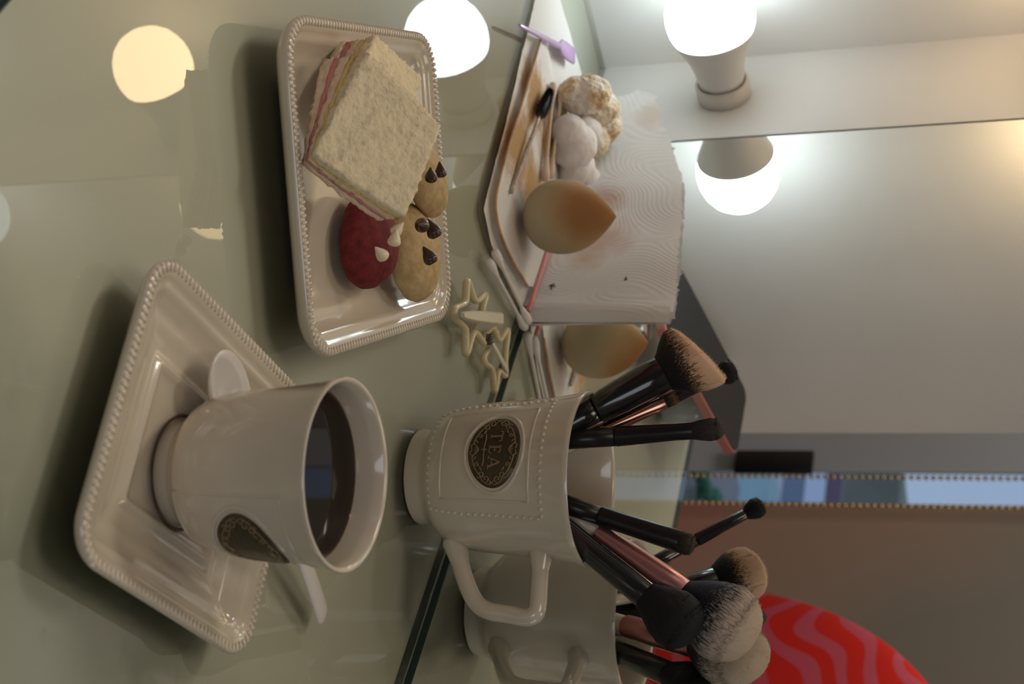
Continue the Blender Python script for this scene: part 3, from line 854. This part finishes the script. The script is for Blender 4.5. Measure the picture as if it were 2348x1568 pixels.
# cotton wool
def fluff(label, lobes, mat, seed):
    c0 = V3(lobes[0][0]); rt = empty('cotton_ball', (c0.x, c0.y, .004), label, 'cotton ball')
    bm = bmesh.new()
    for c, r, sc3 in lobes:
        add_ball(bm, c, r, 4, sc3)
    me = finish('cotton', bm, mat, rt, world=True)
    md = me.modifiers.new('join', 'REMESH'); md.mode = 'VOXEL'; md.voxel_size = .0011
    sm = me.modifiers.new('soft', 'SMOOTH'); sm.factor = .8; sm.iterations = 7
    tx = bpy.data.textures.new('lumps', 'CLOUDS'); tx.noise_scale = seed; tx.noise_depth = 3
    dp = me.modifiers.new('lumps', 'DISPLACE'); dp.texture = tx; dp.strength = .0035; dp.mid_level = .5; dp.texture_coords = 'LOCAL'
    me.modifiers['join'].use_smooth_shade = True
    return rt
M_cot = simple('cotton_wool', (.80, .75, .72), .95, bmp=.25, bscale=500, var=.04, vscale=80, sub=.2)
def cot2():
    m, nt, out = new_mat('soiled_cotton')
    b = principled(nt, out, (.8, .72, .6), .95, spec=.2)
    t = noise_node(nt, 85, 4, .65)
    c = ramp(nt, t.outputs[0], [(.40, (.80, .73, .64)), (.52, (.74, .60, .42)), (.62, (.56, .36, .18))])
    nt.links.new(c.outputs[0], b.inputs['Base Color']); bump(nt, b, t.outputs[0], 1.0, .006); return m
fluff('clean white cotton ball on the towel behind the sponge', [((-0.7531, -0.0409, 0.0165), .0150, (1.1, .85, 1)), ((-0.7755, -0.0366, 0.0160), .0135, (1, .8, .95)), ((-0.7534, -0.0529, 0.0145), .0120, (.9, .8, 1)), ((-0.7522, -0.0242, 0.0150), .0130, (1.1, .8, .9)), ((-0.7670, -0.0038, 0.0135), .0110, (1, .8, .9))], M_cot, .012)
fluff('crumpled cotton ball soiled with foundation, at the back of the towel', [(tuple(V3((-0.7834, -0.0531, 0.0210)) + Vector((0, -.006, 0))), .0150, (1.1, .75, 1.2)), (tuple(V3((-0.7814, -0.0575, 0.0150)) + Vector((0, -.006, 0))), .0110, (1.2, .8, .9)), (tuple(V3((-0.7935, -0.0343, 0.0230)) + Vector((0, -.006, 0))), .0145, (1, .7, 1.1)), (tuple(V3((-0.8016, -0.0136, 0.0210)) + Vector((0, -.006, 0))), .0135, (1, .65, 1.1)), (tuple(V3((-0.7838, -0.0144, 0.0170)) + Vector((0, -.006, 0))), .0130, (1, .7, 1))], cot2(), .006)

# ------------------------------------------------------------------ hair clips
M_clip = simple('ivory_translucent_plastic', (.66, .58, .36), .28, sub=.25, coat=.3)
M_lever = simple('ivory_lever', (.72, .66, .52), .4)
def ribbon(pts, z, r=.0016): return [Vector((p[0], p[1], z)) for p in pts]
rt = empty('hair_clip', (-.566, -.075, 0), 'ivory zigzag hair clip on the glass, nearer the plate', 'hair clip', 'ivory hair clips')
bm = bmesh.new()
zz = [(-0.5646, -0.0638, 0.0060), (-0.5743, -0.0663, 0.0060), (-0.5815, -0.0682, 0.0060), (-0.5670, -0.0762, 0.0060), (-0.5661, -0.0916, 0.0060), (-0.5555, -0.0860, 0.0060), (-0.5415, -0.0938, 0.0060), (-0.5383, -0.0899, 0.0060), (-0.5448, -0.0759, 0.0060), (-0.5360, -0.0659, 0.0060), (-0.5531, -0.0658, 0.0060), (-0.5595, -0.0514, 0.0060)]
add_tube(bm, smooth_path(zz, 5), .0016, 10, 1.4)
finish('zigzag_arm', bm, M_clip, rt, world=True)
bm = bmesh.new(); add_tube(bm, [p - Vector((0, 0, .0042)) for p in smooth_path([(-0.5669, -0.0584, 0.0060), (-0.5614, -0.0570, 0.0060), (-0.5610, -0.0490, 0.0060), (-0.5737, -0.0436, 0.0060), (-0.5875, -0.0367, 0.0060)], 5)], .0014, 10)
finish('lower_arm', bm, M_clip, rt, world=True)
bm = bmesh.new()
a = Vector((-0.5351, -0.0951, 0.0125)); b = Vector((-0.5800, -0.0506, 0.0115)); d_ = (b - a).normalized(); s_ = Vector((-d_.y, d_.x, 0)).normalized(); Lc = (b - a).length
rings = []
for t, w in ((0, .0012), (.06, .0020), (.3, .0030), (.6, .0034), (.78, .0036), (.80, .0030), (.84, .0036), (1, .0036)):
    c = a + d_ * Lc * t
    rings.append([c + s_ * w + Vector((0, 0, -.001)), c + s_ * w, c + s_ * w * .7 + Vector((0, 0, .0012)), c - s_ * w * .7 + Vector((0, 0, .0012)), c - s_ * w, c - s_ * w + Vector((0, 0, -.001))])
add_rings(bm, rings)
finish('lever', bm, M_lever, rt, world=True, angle=40)
rt = empty('hair_clip', (-.572, -.030, 0), 'ivory zigzag hair clip beside the mirror foot, its metal spring showing', 'hair clip', 'ivory hair clips')
bm = bmesh.new()
zz = [(-0.5657, -0.0411, 0.0050), (-0.5573, -0.0438, 0.0050), (-0.5555, -0.0402, 0.0050), (-0.5607, -0.0296, 0.0050), (-0.5549, -0.0184, 0.0050), (-0.5680, -0.0217, 0.0050), (-0.5716, -0.0138, 0.0060), (-0.5802, -0.0218, 0.0060), (-0.5945, -0.0290, 0.0060), (-0.5817, -0.0325, 0.0050), (-0.5806, -0.0405, 0.0050)]
add_tube(bm, smooth_path(zz, 5), .0015, 10, 1.3)
finish('zigzag_arm', bm, M_clip, rt, world=True)
bm = bmesh.new()
a = Vector((-0.5637, -0.0464, 0.0095)); b = Vector((-0.5735, -0.0162, 0.0075))
add_tube(bm, [a.lerp(b, i / 6) for i in range(7)], [.0012, .0016, .0018, .0018, .0018, .0018, .0016], 10, .6)
finish('lever', bm, M_lever, rt, world=True)
bm = bmesh.new()
a = Vector((-0.5702, -0.0490, 0.0065)); b = Vector((-0.5661, -0.0441, 0.0062)); d_ = (b - a).normalized(); s_ = Vector((-d_.y, d_.x, 0)).normalized()
pth = [a.lerp(b, i / 60) + s_ * .0020 * math.cos(i * .63) + Vector((0, 0, .0020)) * math.sin(i * .63) for i in range(61)]
add_tube(bm, pth, .00045, 6)
finish('spring', bm, simple('dull_steel', (.22, .20, .17), .35, metal=.9), rt, world=True)['label'] = 'dark metal coil spring'

# ------------------------------------------------------------------ brushes
def bristle_mat(name, z0, z1, stops):
    m, nt, out = new_mat(name)
    b = principled(nt, out, stops[0][1], .6, spec=.25)
    tc = nt.nodes.new('ShaderNodeTexCoord'); mp = nt.nodes.new('ShaderNodeMapping'); mp.inputs['Scale'].default_value = (1, 1, .06)
    nt.links.new(tc.outputs['Object'], mp.inputs[0])
    nz = noise_node(nt, 1700, 3, .7, mp.outputs[0])
    sx = nt.nodes.new('ShaderNodeSeparateXYZ'); nt.links.new(tc.outputs['Object'], sx.inputs[0])
    t = math_n(nt, 'DIVIDE', math_n(nt, 'SUBTRACT', sx.outputs[2], z0), z1 - z0)
    e = math_n(nt, 'ADD', t, math_n(nt, 'MULTIPLY', math_n(nt, 'SUBTRACT', nz.outputs[0], .5), 1.15))
    c = ramp(nt, e, stops); nt.links.new(c.outputs[0], b.inputs['Base Color'])
    bump(nt, b, nz.outputs[0], .8, .0006); return m
def brush(label, bottom, top, bl, head, fer, hdl, ferm, hdlm, stops, skew=0, twist=0, strands=500, dome=.25, group='brushes in the mug'):
    """head: (rx0, ry0, rx1, ry1); fer: [(dist below bristles, rx, ry)...]; hdl the same, going down"""
    bottom = V3(bottom); top = V3(top); ax = (top - bottom).normalized(); L = (top - bottom).length
    view = (Vector((bottom + top) / 2) - Cpos).normalized()
    xx = view.cross(ax).normalized(); yy = ax.cross(xx)
    Mr = Matrix((xx, yy, ax)).transposed() @ Matrix.Rotation(twist, 3, 'Z')
    rt = empty('makeup_brush', bottom, label, 'makeup brush', group, Mr)
    def ring(z, rx, ry, n=32): return [Vector((rx * math.cos(2 * PI * i / n), ry * math.sin(2 * PI * i / n), z)) for i in range(n)]
    zb = L - bl
    bm = bmesh.new(); add_rings(bm, [ring(zb - d, rx, ry) for d, rx, ry in fer]); finish('ferrule', bm, ferm, rt, angle=50)
    last = fer[-1][0]
    bm = bmesh.new(); rg = [ring(zb - d, rx, ry, 20) for d, rx, ry in hdl if zb - d > .004] + [ring(.002, .0016, .0016, 20), ring(.0004, .0007, .0007, 20)]
    add_rings(bm, rg); finish('brush_handle', bm, hdlm, rt)
    rx0, ry0, rx1, ry1 = head
    bm = bmesh.new(); rings = []
    def rad(t):
        g = math.sin(min(1, t / .75) * PI / 2) ** .9
        return rx0 + (rx1 - rx0) * g, ry0 + (ry1 - ry0) * g
    n = 48
    for k in range(15):
        t = k / 14 * (1 - dome); rx, ry = rad(t)
        rings.append([p + Vector((0, 0, skew * p.x * t)) for p in ring(zb + bl * t - (.0008 if k == 0 else 0), rx, ry, n)])
    for k in range(1, 10):
        a = k / 9 * PI / 2; rx, ry = rad(1 - dome); c_ = math.cos(a) ** .8 if k < 9 else .02
        rings.append([p + Vector((0, 0, skew * p.x)) for p in ring(zb + bl * (1 - dome + dome * math.sin(a)), rx * c_, ry * c_, n)])
    add_rings(bm, rings)
    for v in bm.verts:
        t = (v.co.z - zb) / bl
        if t > .3:
            v.co += Vector((v.co.x, v.co.y, 0)) * .05 * noise.noise(Vector((v.co.x * 900, v.co.y * 900, v.co.z * 60)))
            v.co.z += .0004 * noise.noise(Vector((v.co.x * 1500, v.co.y * 1500, 3))) * t
    for k in range(strands):
        a = random.uniform(0, 2 * PI); q = math.sqrt(random.uniform(.0, 1.0)); q = max(q, .35) if random.random() < .3 else random.uniform(.86, 1.0)
        pts = []
        for t in (.55, .8, .95):
            rx, ry = rad(min(t, 1 - dome)); cr = 1 if t <= 1 - dome else math.cos(math.asin(min(1, (t - 1 + dome) / dome)))
            pts.append(Vector((rx * cr * q * math.cos(a), ry * cr * q * math.sin(a), zb + bl * t + skew * rx * q * math.cos(a) * t)))
        cr = 1 - q ** 3
        rx, ry = rad(1)
        tip = Vector((rx * q * math.cos(a) * .93, ry * q * math.sin(a) * .93, zb + bl * (1 - dome + dome * math.sqrt(max(0, 1 - (q * .93) ** 2))) + random.uniform(0, .0011) + skew * rx * q * math.cos(a)))
        pts[-1] = pts[-2].lerp(tip, .7); pts.append(tip + (tip - pts[-2]).normalized() * .0003)
        w = .00014
        rows = []
        for i, p in enumerate(pts):
            ww = w * (1 - i / 4.2); e = Vector((math.cos(a), math.sin(a), 0)); s1 = Vector((-math.sin(a), math.cos(a), 0))
            rows.append([p + s1 * ww, p - s1 * ww, p + e * ww * 1.6])
        add_rings(bm, rows, False, True)
    finish('bristles', bm, bristle_mat('hair', zb, L, stops), rt)
    return rt
BLK = (.010, .010, .011)
# flat-topped foundation brush
brush('large flat-topped brush with tan bristle ends and a wide black ferrule', (-0.4375, -0.0640, 0.0135), (-0.5139, -0.0854, 0.1408), .0215, (.0088, .0088, .0180, .0150),
      [(-.0006, .0087, .0087), (0, .0090, .0090), (.010, .0091, .0091), (.024, .0086, .0086), (.033, .0078, .0078), (.037, .0070, .0070)],
      [(.036, .0064, .0064), (.045, .0060, .0060), (.060, .0058, .0058), (.09, .0050, .0050)], M_black, M_black,
      [(.0, BLK), (.40, (.012, .010, .009)), (.54, (.30, .17, .09)), (.66, (.72, .45, .28)), (1, (.80, .52, .34))], skew=.30, strands=900, dome=.16)
brush('small black fluffy brush just behind the flat-topped one', (-0.4350, -0.0580, 0.0125), (-0.5354, -0.0530, 0.1492), .0120, (.0028, .0028, .0064, .0060),
      [(-.0004, .0029, .0029), (.0, .0031, .0031), (.02, .0036, .0036), (.03, .0038, .0038)], [(.030, .0036, .0036), (.06, .0036, .0036), (.12, .0028, .0028)], M_black, M_black,
      [(0, BLK), (.8, BLK), (1, (.02, .02, .022))], strands=300, dome=.4)
brush('small rose gold brush with a square flat brown tip and cream handle', (-0.4492, -0.0472, 0.0120), (-0.4943, -0.0742, 0.1283), .0056, (.0030, .0010, .0030, .0010),
      [(-.0003, .0029, .0012), (0, .0031, .0013), (.006, .0032, .0022), (.013, .0033, .0030), (.036, .0036, .0036), (.044, .0036, .0036)], [(.044, .0030, .0030), (.07, .0034, .0034), (.12, .0024, .0024)], M_rose, M_cream,
      [(0, BLK), (.35, (.03, .018, .010)), (.9, (.20, .11, .055))], strands=120, dome=.08)
brush('black eyeshadow brush with a rounded dark grey tip, leaning on the mug front', (-0.4651, -0.0686, 0.0125), (-0.4745, -0.0737, 0.1548), .0152, (.0041, .0030, .0056, .0045),
      [(-.0004, .0040, .0030), (0, .0042, .0031), (.008, .0040, .0036), (.02, .0044, .0044), (.036, .0049, .0049), (.037, .0050, .0050)], [(.037, .0047, .0047), (.06, .0046, .0046), (.10, .0040, .0040), (.14, .0030, .0030)], M_blackmatte, M_blackmatte,
      [(0, (.022, .019, .017)), (.6, (.045, .040, .036)), (1, (.075, .066, .058))], strands=400, dome=.5)
brush('black brush with a short dense brown tip, standing alone mid mug', (-0.4617, -0.0607, 0.0125), (-0.4330, -0.0372, 0.1402), .0078, (.0052, .0036, .0054, .0040),
      [(-.0004, .0051, .0036), (0, .0053, .0037), (.010, .0051, .0042), (.028, .0048, .0048), (.040, .0049, .0049)], [(.040, .0046, .0046), (.06, .0048, .0048), (.10, .0038, .0038), (.14, .0028, .0028)], M_blackmatte, M_blackmatte,
      [(0, (.016, .012, .009)), (.6, (.045, .033, .023)), (1, (.075, .055, .038))], strands=300, dome=.5)
brush('big fluffy brush with white tipped dark bristles and a pink ferrule', (-0.4780, -0.0674, 0.0140), (-0.4009, -0.0077, 0.1678), .0400, (.0066, .0060, .0200, .0150),
      [(-.0005, .0066, .0058), (0, .0070, .0062), (.012, .0072, .0068), (.030, .0066, .0066), (.042, .0058, .0058), (.044, .0060, .0060), (.050, .0058, .0058)], [(.050, .0050, .0050), (.065, .0052, .0052), (.10, .0040, .0040), (.14, .0028, .0028)], M_pinkmetal, M_cream,
      [(0, (.008, .009, .016)), (.42, (.012, .013, .022)), (.56, (.26, .22, .19)), (.74, (.58, .47, .37)), (1, (.68, .52, .38))], strands=1500, dome=.45)
brush('black fluffy brush in front of the white tipped one, with a long black ferrule', (-0.4710, -0.0718, 0.0160), (-0.3931, -0.0222, 0.1443), .0300, (.0064, .0058, .0140, .0100),
      [(-.0005, .0063, .0058), (0, .0066, .0060), (.015, .0064, .0062), (.036, .0059, .0059), (.050, .0058, .0058), (.052, .0057, .0057)], [(.052, .0056, .0056), (.07, .0052, .0052), (.10, .0040, .0040), (.13, .0030, .0030)], M_black, M_black,
      [(0, BLK), (.8, (.012, .012, .014)), (1, (.018, .018, .021))], strands=1100, dome=.42)

# ------------------------------------------------------------------ things seen only in the mirror
# small jar, the phone resting on it and an added prop jar
rt = empty('glass_jar', (-.812, -.157, 0), 'small glass jar with a silver lid, reflected behind the towel', 'jar')
bm = bmesh.new(); add_lathe(bm, [(.002, .0003), (.019, .0003), (.0215, .002), (.0215, .010), (.0200, .0115), (.002, .0115)], 40)
finish('jar_body', bm, simple('frosted_glass', (.50, .58, .58), .15, coat=.5), rt)
bm = bmesh.new(); add_lathe(bm, [(.020, .0117), (.0218, .0121), (.0222, .014), (.0222, .0178), (.0212, .0190), (.002, .0192)], 40)
finish('jar_lid', bm, M_steel, rt)['label'] = 'silver screw lid'
px_ = Vector((1, 0, 0)); e1 = Vector((0, -.147, .034)); e1n = e1.normalized(); nz_ = px_.cross(e1n) ; nz_ = nz_ if nz_.z > 0 else -nz_
p0 = Vector((-.8765, -.166, .0215))
rt = empty('smartphone', tuple(p0), 'dark phone with a rose pink edge resting on a small jar and an added prop jar, reflected in the mirror', 'phone')
def slabr(bm, c0, w, l, t0, t1, r, ins=0):
    rg = []
    for t, i_ in ((t0, .0006 + ins), (t0 + .0006, ins), (t1 - .0006, ins), (t1, .0006 + ins)):
        pts = rrect(w, l, r, i_, t, 8, 4)
        rg.append([c0 + px_ * (p.x + w / 2) + e1n * (p.y + l / 2) + nz_ * p.z for p in pts])
    add_rings(bm, rg)
bm = bmesh.new(); slabr(bm, p0, .0745, .152, 0, .0082, .012); finish('phone_case', bm, simple('rose_pink_case', (.52, .22, .19), .3, metal=.3), rt, world=True, angle=40)
bm = bmesh.new(); slabr(bm, p0, .0745, .152, .0078, .0090, .012, .0016); finish('screen', bm, simple('dark_screen', (.016, .016, .017), .35, spec=.4), rt, world=True, angle=40)['label'] = 'switched-off dark screen'
rt = empty('glass_jar', (-.842, -.292, 0), 'added tall clear jar propping the far end of the phone', 'jar')  # added jar, an assumed support under the raised end of the phone
bm = bmesh.new(); add_lathe(bm, [(.002, .0003), (.013, .0003), (.015, .003), (.015, .030), (.0135, .034), (.002, .0345)], 32)
finish('jar_body', bm, simple('clear_grey_glass', (.40, .44, .43), .12, coat=.5), rt)
bm = bmesh.new(); add_lathe(bm, [(.0125, .0345), (.0145, .0350), (.0145, .0450), (.002, .0470)], 32)
finish('jar_lid', bm, M_steel, rt)
# door lock box and bead strands
bm = bmesh.new(); add_box(bm, (-1.476, -1.0548, -.127), (-1.438, -1.043, -.013), .002)
tag(finish('lock_box', bm, simple('black_plastic_box', (.008, .008, .009), .3)), 'black rectangular box on the doorway edge, reflected in the mirror', 'lock box')
for px0, bx, z0, lab in ((1, -1.4133, -.5, 'left strand of brass beads hanging beside the bright doorway'), (2, -1.3616, -.5, 'right strand of brass beads hanging beside the pink panel')):
    bm = bmesh.new()
    z = -.45
    while z < .75:
        add_ball(bm, (bx, -1.030, z), .0036, 2); z += .0098
    add_tube(bm, [(bx, -1.030, -.45), (bx, -1.030, 1.75)], .0005, 5)
    tag(finish('bead_strand', bm, M_bead), lab, 'bead strand', 'bead strands in the doorway')
# chair
def chair_mat():
    m, nt, out = new_mat('red_leaf_print')
    b = principled(nt, out, (.45, .015, .008), .55)
    tc = nt.nodes.new('ShaderNodeTexCoord'); mp = nt.nodes.new('ShaderNodeMapping'); mp.inputs['Rotation'].default_value = (0, R_(35), 0)
    nt.links.new(tc.outputs['Object'], mp.inputs[0])
    w = nt.nodes.new('ShaderNodeTexWave'); w.wave_type = 'RINGS'; w.rings_direction = 'Y'
    w.inputs['Scale'].default_value = 8; w.inputs['Distortion'].default_value = 7.0; w.inputs['Detail'].default_value = 0; w.inputs['Detail Scale'].default_value = 1.6
    nt.links.new(mp.outputs[0], w.inputs['Vector'])
    nz = noise_node(nt, 9, 1, .5, tc.outputs['Object'])
    e = math_n(nt, 'ADD', w.outputs[1], math_n(nt, 'MULTIPLY', math_n(nt, 'SUBTRACT', nz.outputs[0], .5), 1.1))
    c = ramp(nt, e, [(.58, (.72, .012, .004)), (.64, (.62, .08, .13))])
    nt.links.new(c.outputs[0], b.inputs['Base Color']); return m
rt = empty('padded_chair', (-.76, -.74, -.75), 'red chair back printed with pink leaves, reflected at the right of the mirror', 'chair')
bm = bmesh.new()
q = bmesh.ops.create_icosphere(bm, subdivisions=5, radius=1)
for v in q['verts']:
    p = v.co
    e = lambda x, k: math.copysign(abs(x) ** k, x)
    v.co = Vector((-.735 + .262 * e(p.x, .85), -.745 + .045 * e(p.y, .9), -.075 + .300 * e(p.z, .9)))
finish('backrest', bm, chair_mat(), rt, world=True)['label'] = 'red padded back with pink leaf print'
bm = bmesh.new(); add_box(bm, (-.96, -1.10 + .075, -.40), (-.52, -.72, -.32), .03, 4)
finish('seat', bm, simple('red_seat', (.42, .02, .012), .6), rt, world=True)
for sx in (-.93, -.55):
    for sy in (-.99, -.76):
        bm = bmesh.new(); add_tube(bm, [(sx, sy, -.749), (sx, sy, -.38)], .014, 10, round_ends=False)
        finish('leg', bm, simple('bamboo', (.45, .28, .12), .4), rt, world=True)

# outdoors through the slit
M_green = simple('leaf_green', (.07, .19, .10), .7, var=.4, vscale=8)
def out_box(name, lab, cat, lo, hi, mat):
    bm = bmesh.new(); add_box(bm, lo, hi, .01); tag(finish(name, bm, mat, smooth=False), lab, cat)
out_box('parked_van', 'pale teal vehicle outside the doorway, reflected in the mirror', 'vehicle', (-4.140, -4.500, -1.206), (-3.765, -4.000, -0.737), simple('teal_grey', (.36,.52,.55), .5, var=.08, vscale=4))
sf = empty('shopfront', (-4.6, -4.6, -.9), 'shop front of white and grey panels outside the doorway', 'building')
bm = bmesh.new(); add_box(bm, (-4.685, -4.75, -0.878), (-4.266, -4.6, -0.807), .002); finish('front_panel', bm, simple('front_paint', (.62,.62,.66), .5), sf, False, True)
bm = bmesh.new(); add_box(bm, (-4.685, -4.75, -0.807), (-4.268, -4.6, -0.705), .002); finish('front_panel', bm, simple('front_paint', (.20,.24,.32), .5), sf, False, True)
bm = bmesh.new(); add_box(bm, (-4.686, -4.75, -0.705), (-4.271, -4.6, -0.611), .002); finish('front_panel', bm, simple('front_paint', (.70,.74,.86), .5), sf, False, True)
bm = bmesh.new(); add_box(bm, (-4.687, -4.75, -0.611), (-4.273, -4.6, -0.540), .002); finish('front_panel', bm, simple('front_paint', (.16,.10,.14), .5), sf, False, True)
out_box('street_sign', 'dark olive sign board outside with a black frame', 'sign', (-3.783, -4.100, -0.376), (-3.452, -3.600, -0.172), simple('olive_board', (.20,.20,.15), .6, var=.3, vscale=3))
bm = bmesh.new()
for i in range(160): add_ball(bm, (-3.104 + random.uniform(-.22,.22), -3.000 + random.uniform(-.10,.10), -0.731 + random.uniform(-.22,.035) ), random.uniform(.02,.04), 1)
tag(finish('shrub', bm, M_green, smooth=False), 'green shrub outside the doorway, reflected in the mirror', 'shrub')

# ------------------------------------------------------------------ light
w = bpy.data.worlds.new('sky'); S.world = w; w.use_nodes = True
bg = w.node_tree.nodes['Background']; bg.inputs[0].default_value = (.44, .58, .84, 1); bg.inputs[1].default_value = .70
def area(name, loc, target, size, sy, col, power):
    l = bpy.data.lights.new(name, 'AREA'); l.shape = 'RECTANGLE'; l.size = size; l.size_y = sy; l.energy = power; l.color = col
    o = bpy.data.objects.new(name, l); COL.objects.link(o); o.location = loc
    o.rotation_euler = (V3(target) - V3(loc)).to_track_quat('-Z', 'Y').to_euler()
    return o
area('ambient_fill', (-.25, -.62, 1.70), (-.45, -.62, 0), .7, .5, (1.0, .84, .64), 3.8)  # added warm fill from above for the room's ambient light
area('panel_fill', (-1.25, -.50, 1.55), (-1.1, -.95, -.1), .5, .3, (1.0, .90, .80), 12)  # added light that brightens the partition, panel and chair seen in the mirror
area('assumed_daylight_fill', (1.50, -1.4, .75), (-.4, -.4, .1), 1.0, 1.2, (.90, .93, 1.0), 8)  # added cool light for daylight assumed from the right; no window is built

# ------------------------------------------------------------------ render look
S.view_settings.view_transform = 'Standard'; S.view_settings.look = 'None'
S.view_settings.exposure = 0; S.view_settings.gamma = 1; S.view_settings.use_curve_mapping = False
S.cycles.use_denoising = True
S.cycles.max_bounces = 10; S.cycles.diffuse_bounces = 3; S.cycles.glossy_bounces = 6; S.cycles.transmission_bounces = 4; S.cycles.transparent_max_bounces = 10
S.cycles.sample_clamp_indirect = 3
S.cycles.caustics_reflective = True; S.cycles.caustics_refractive = False
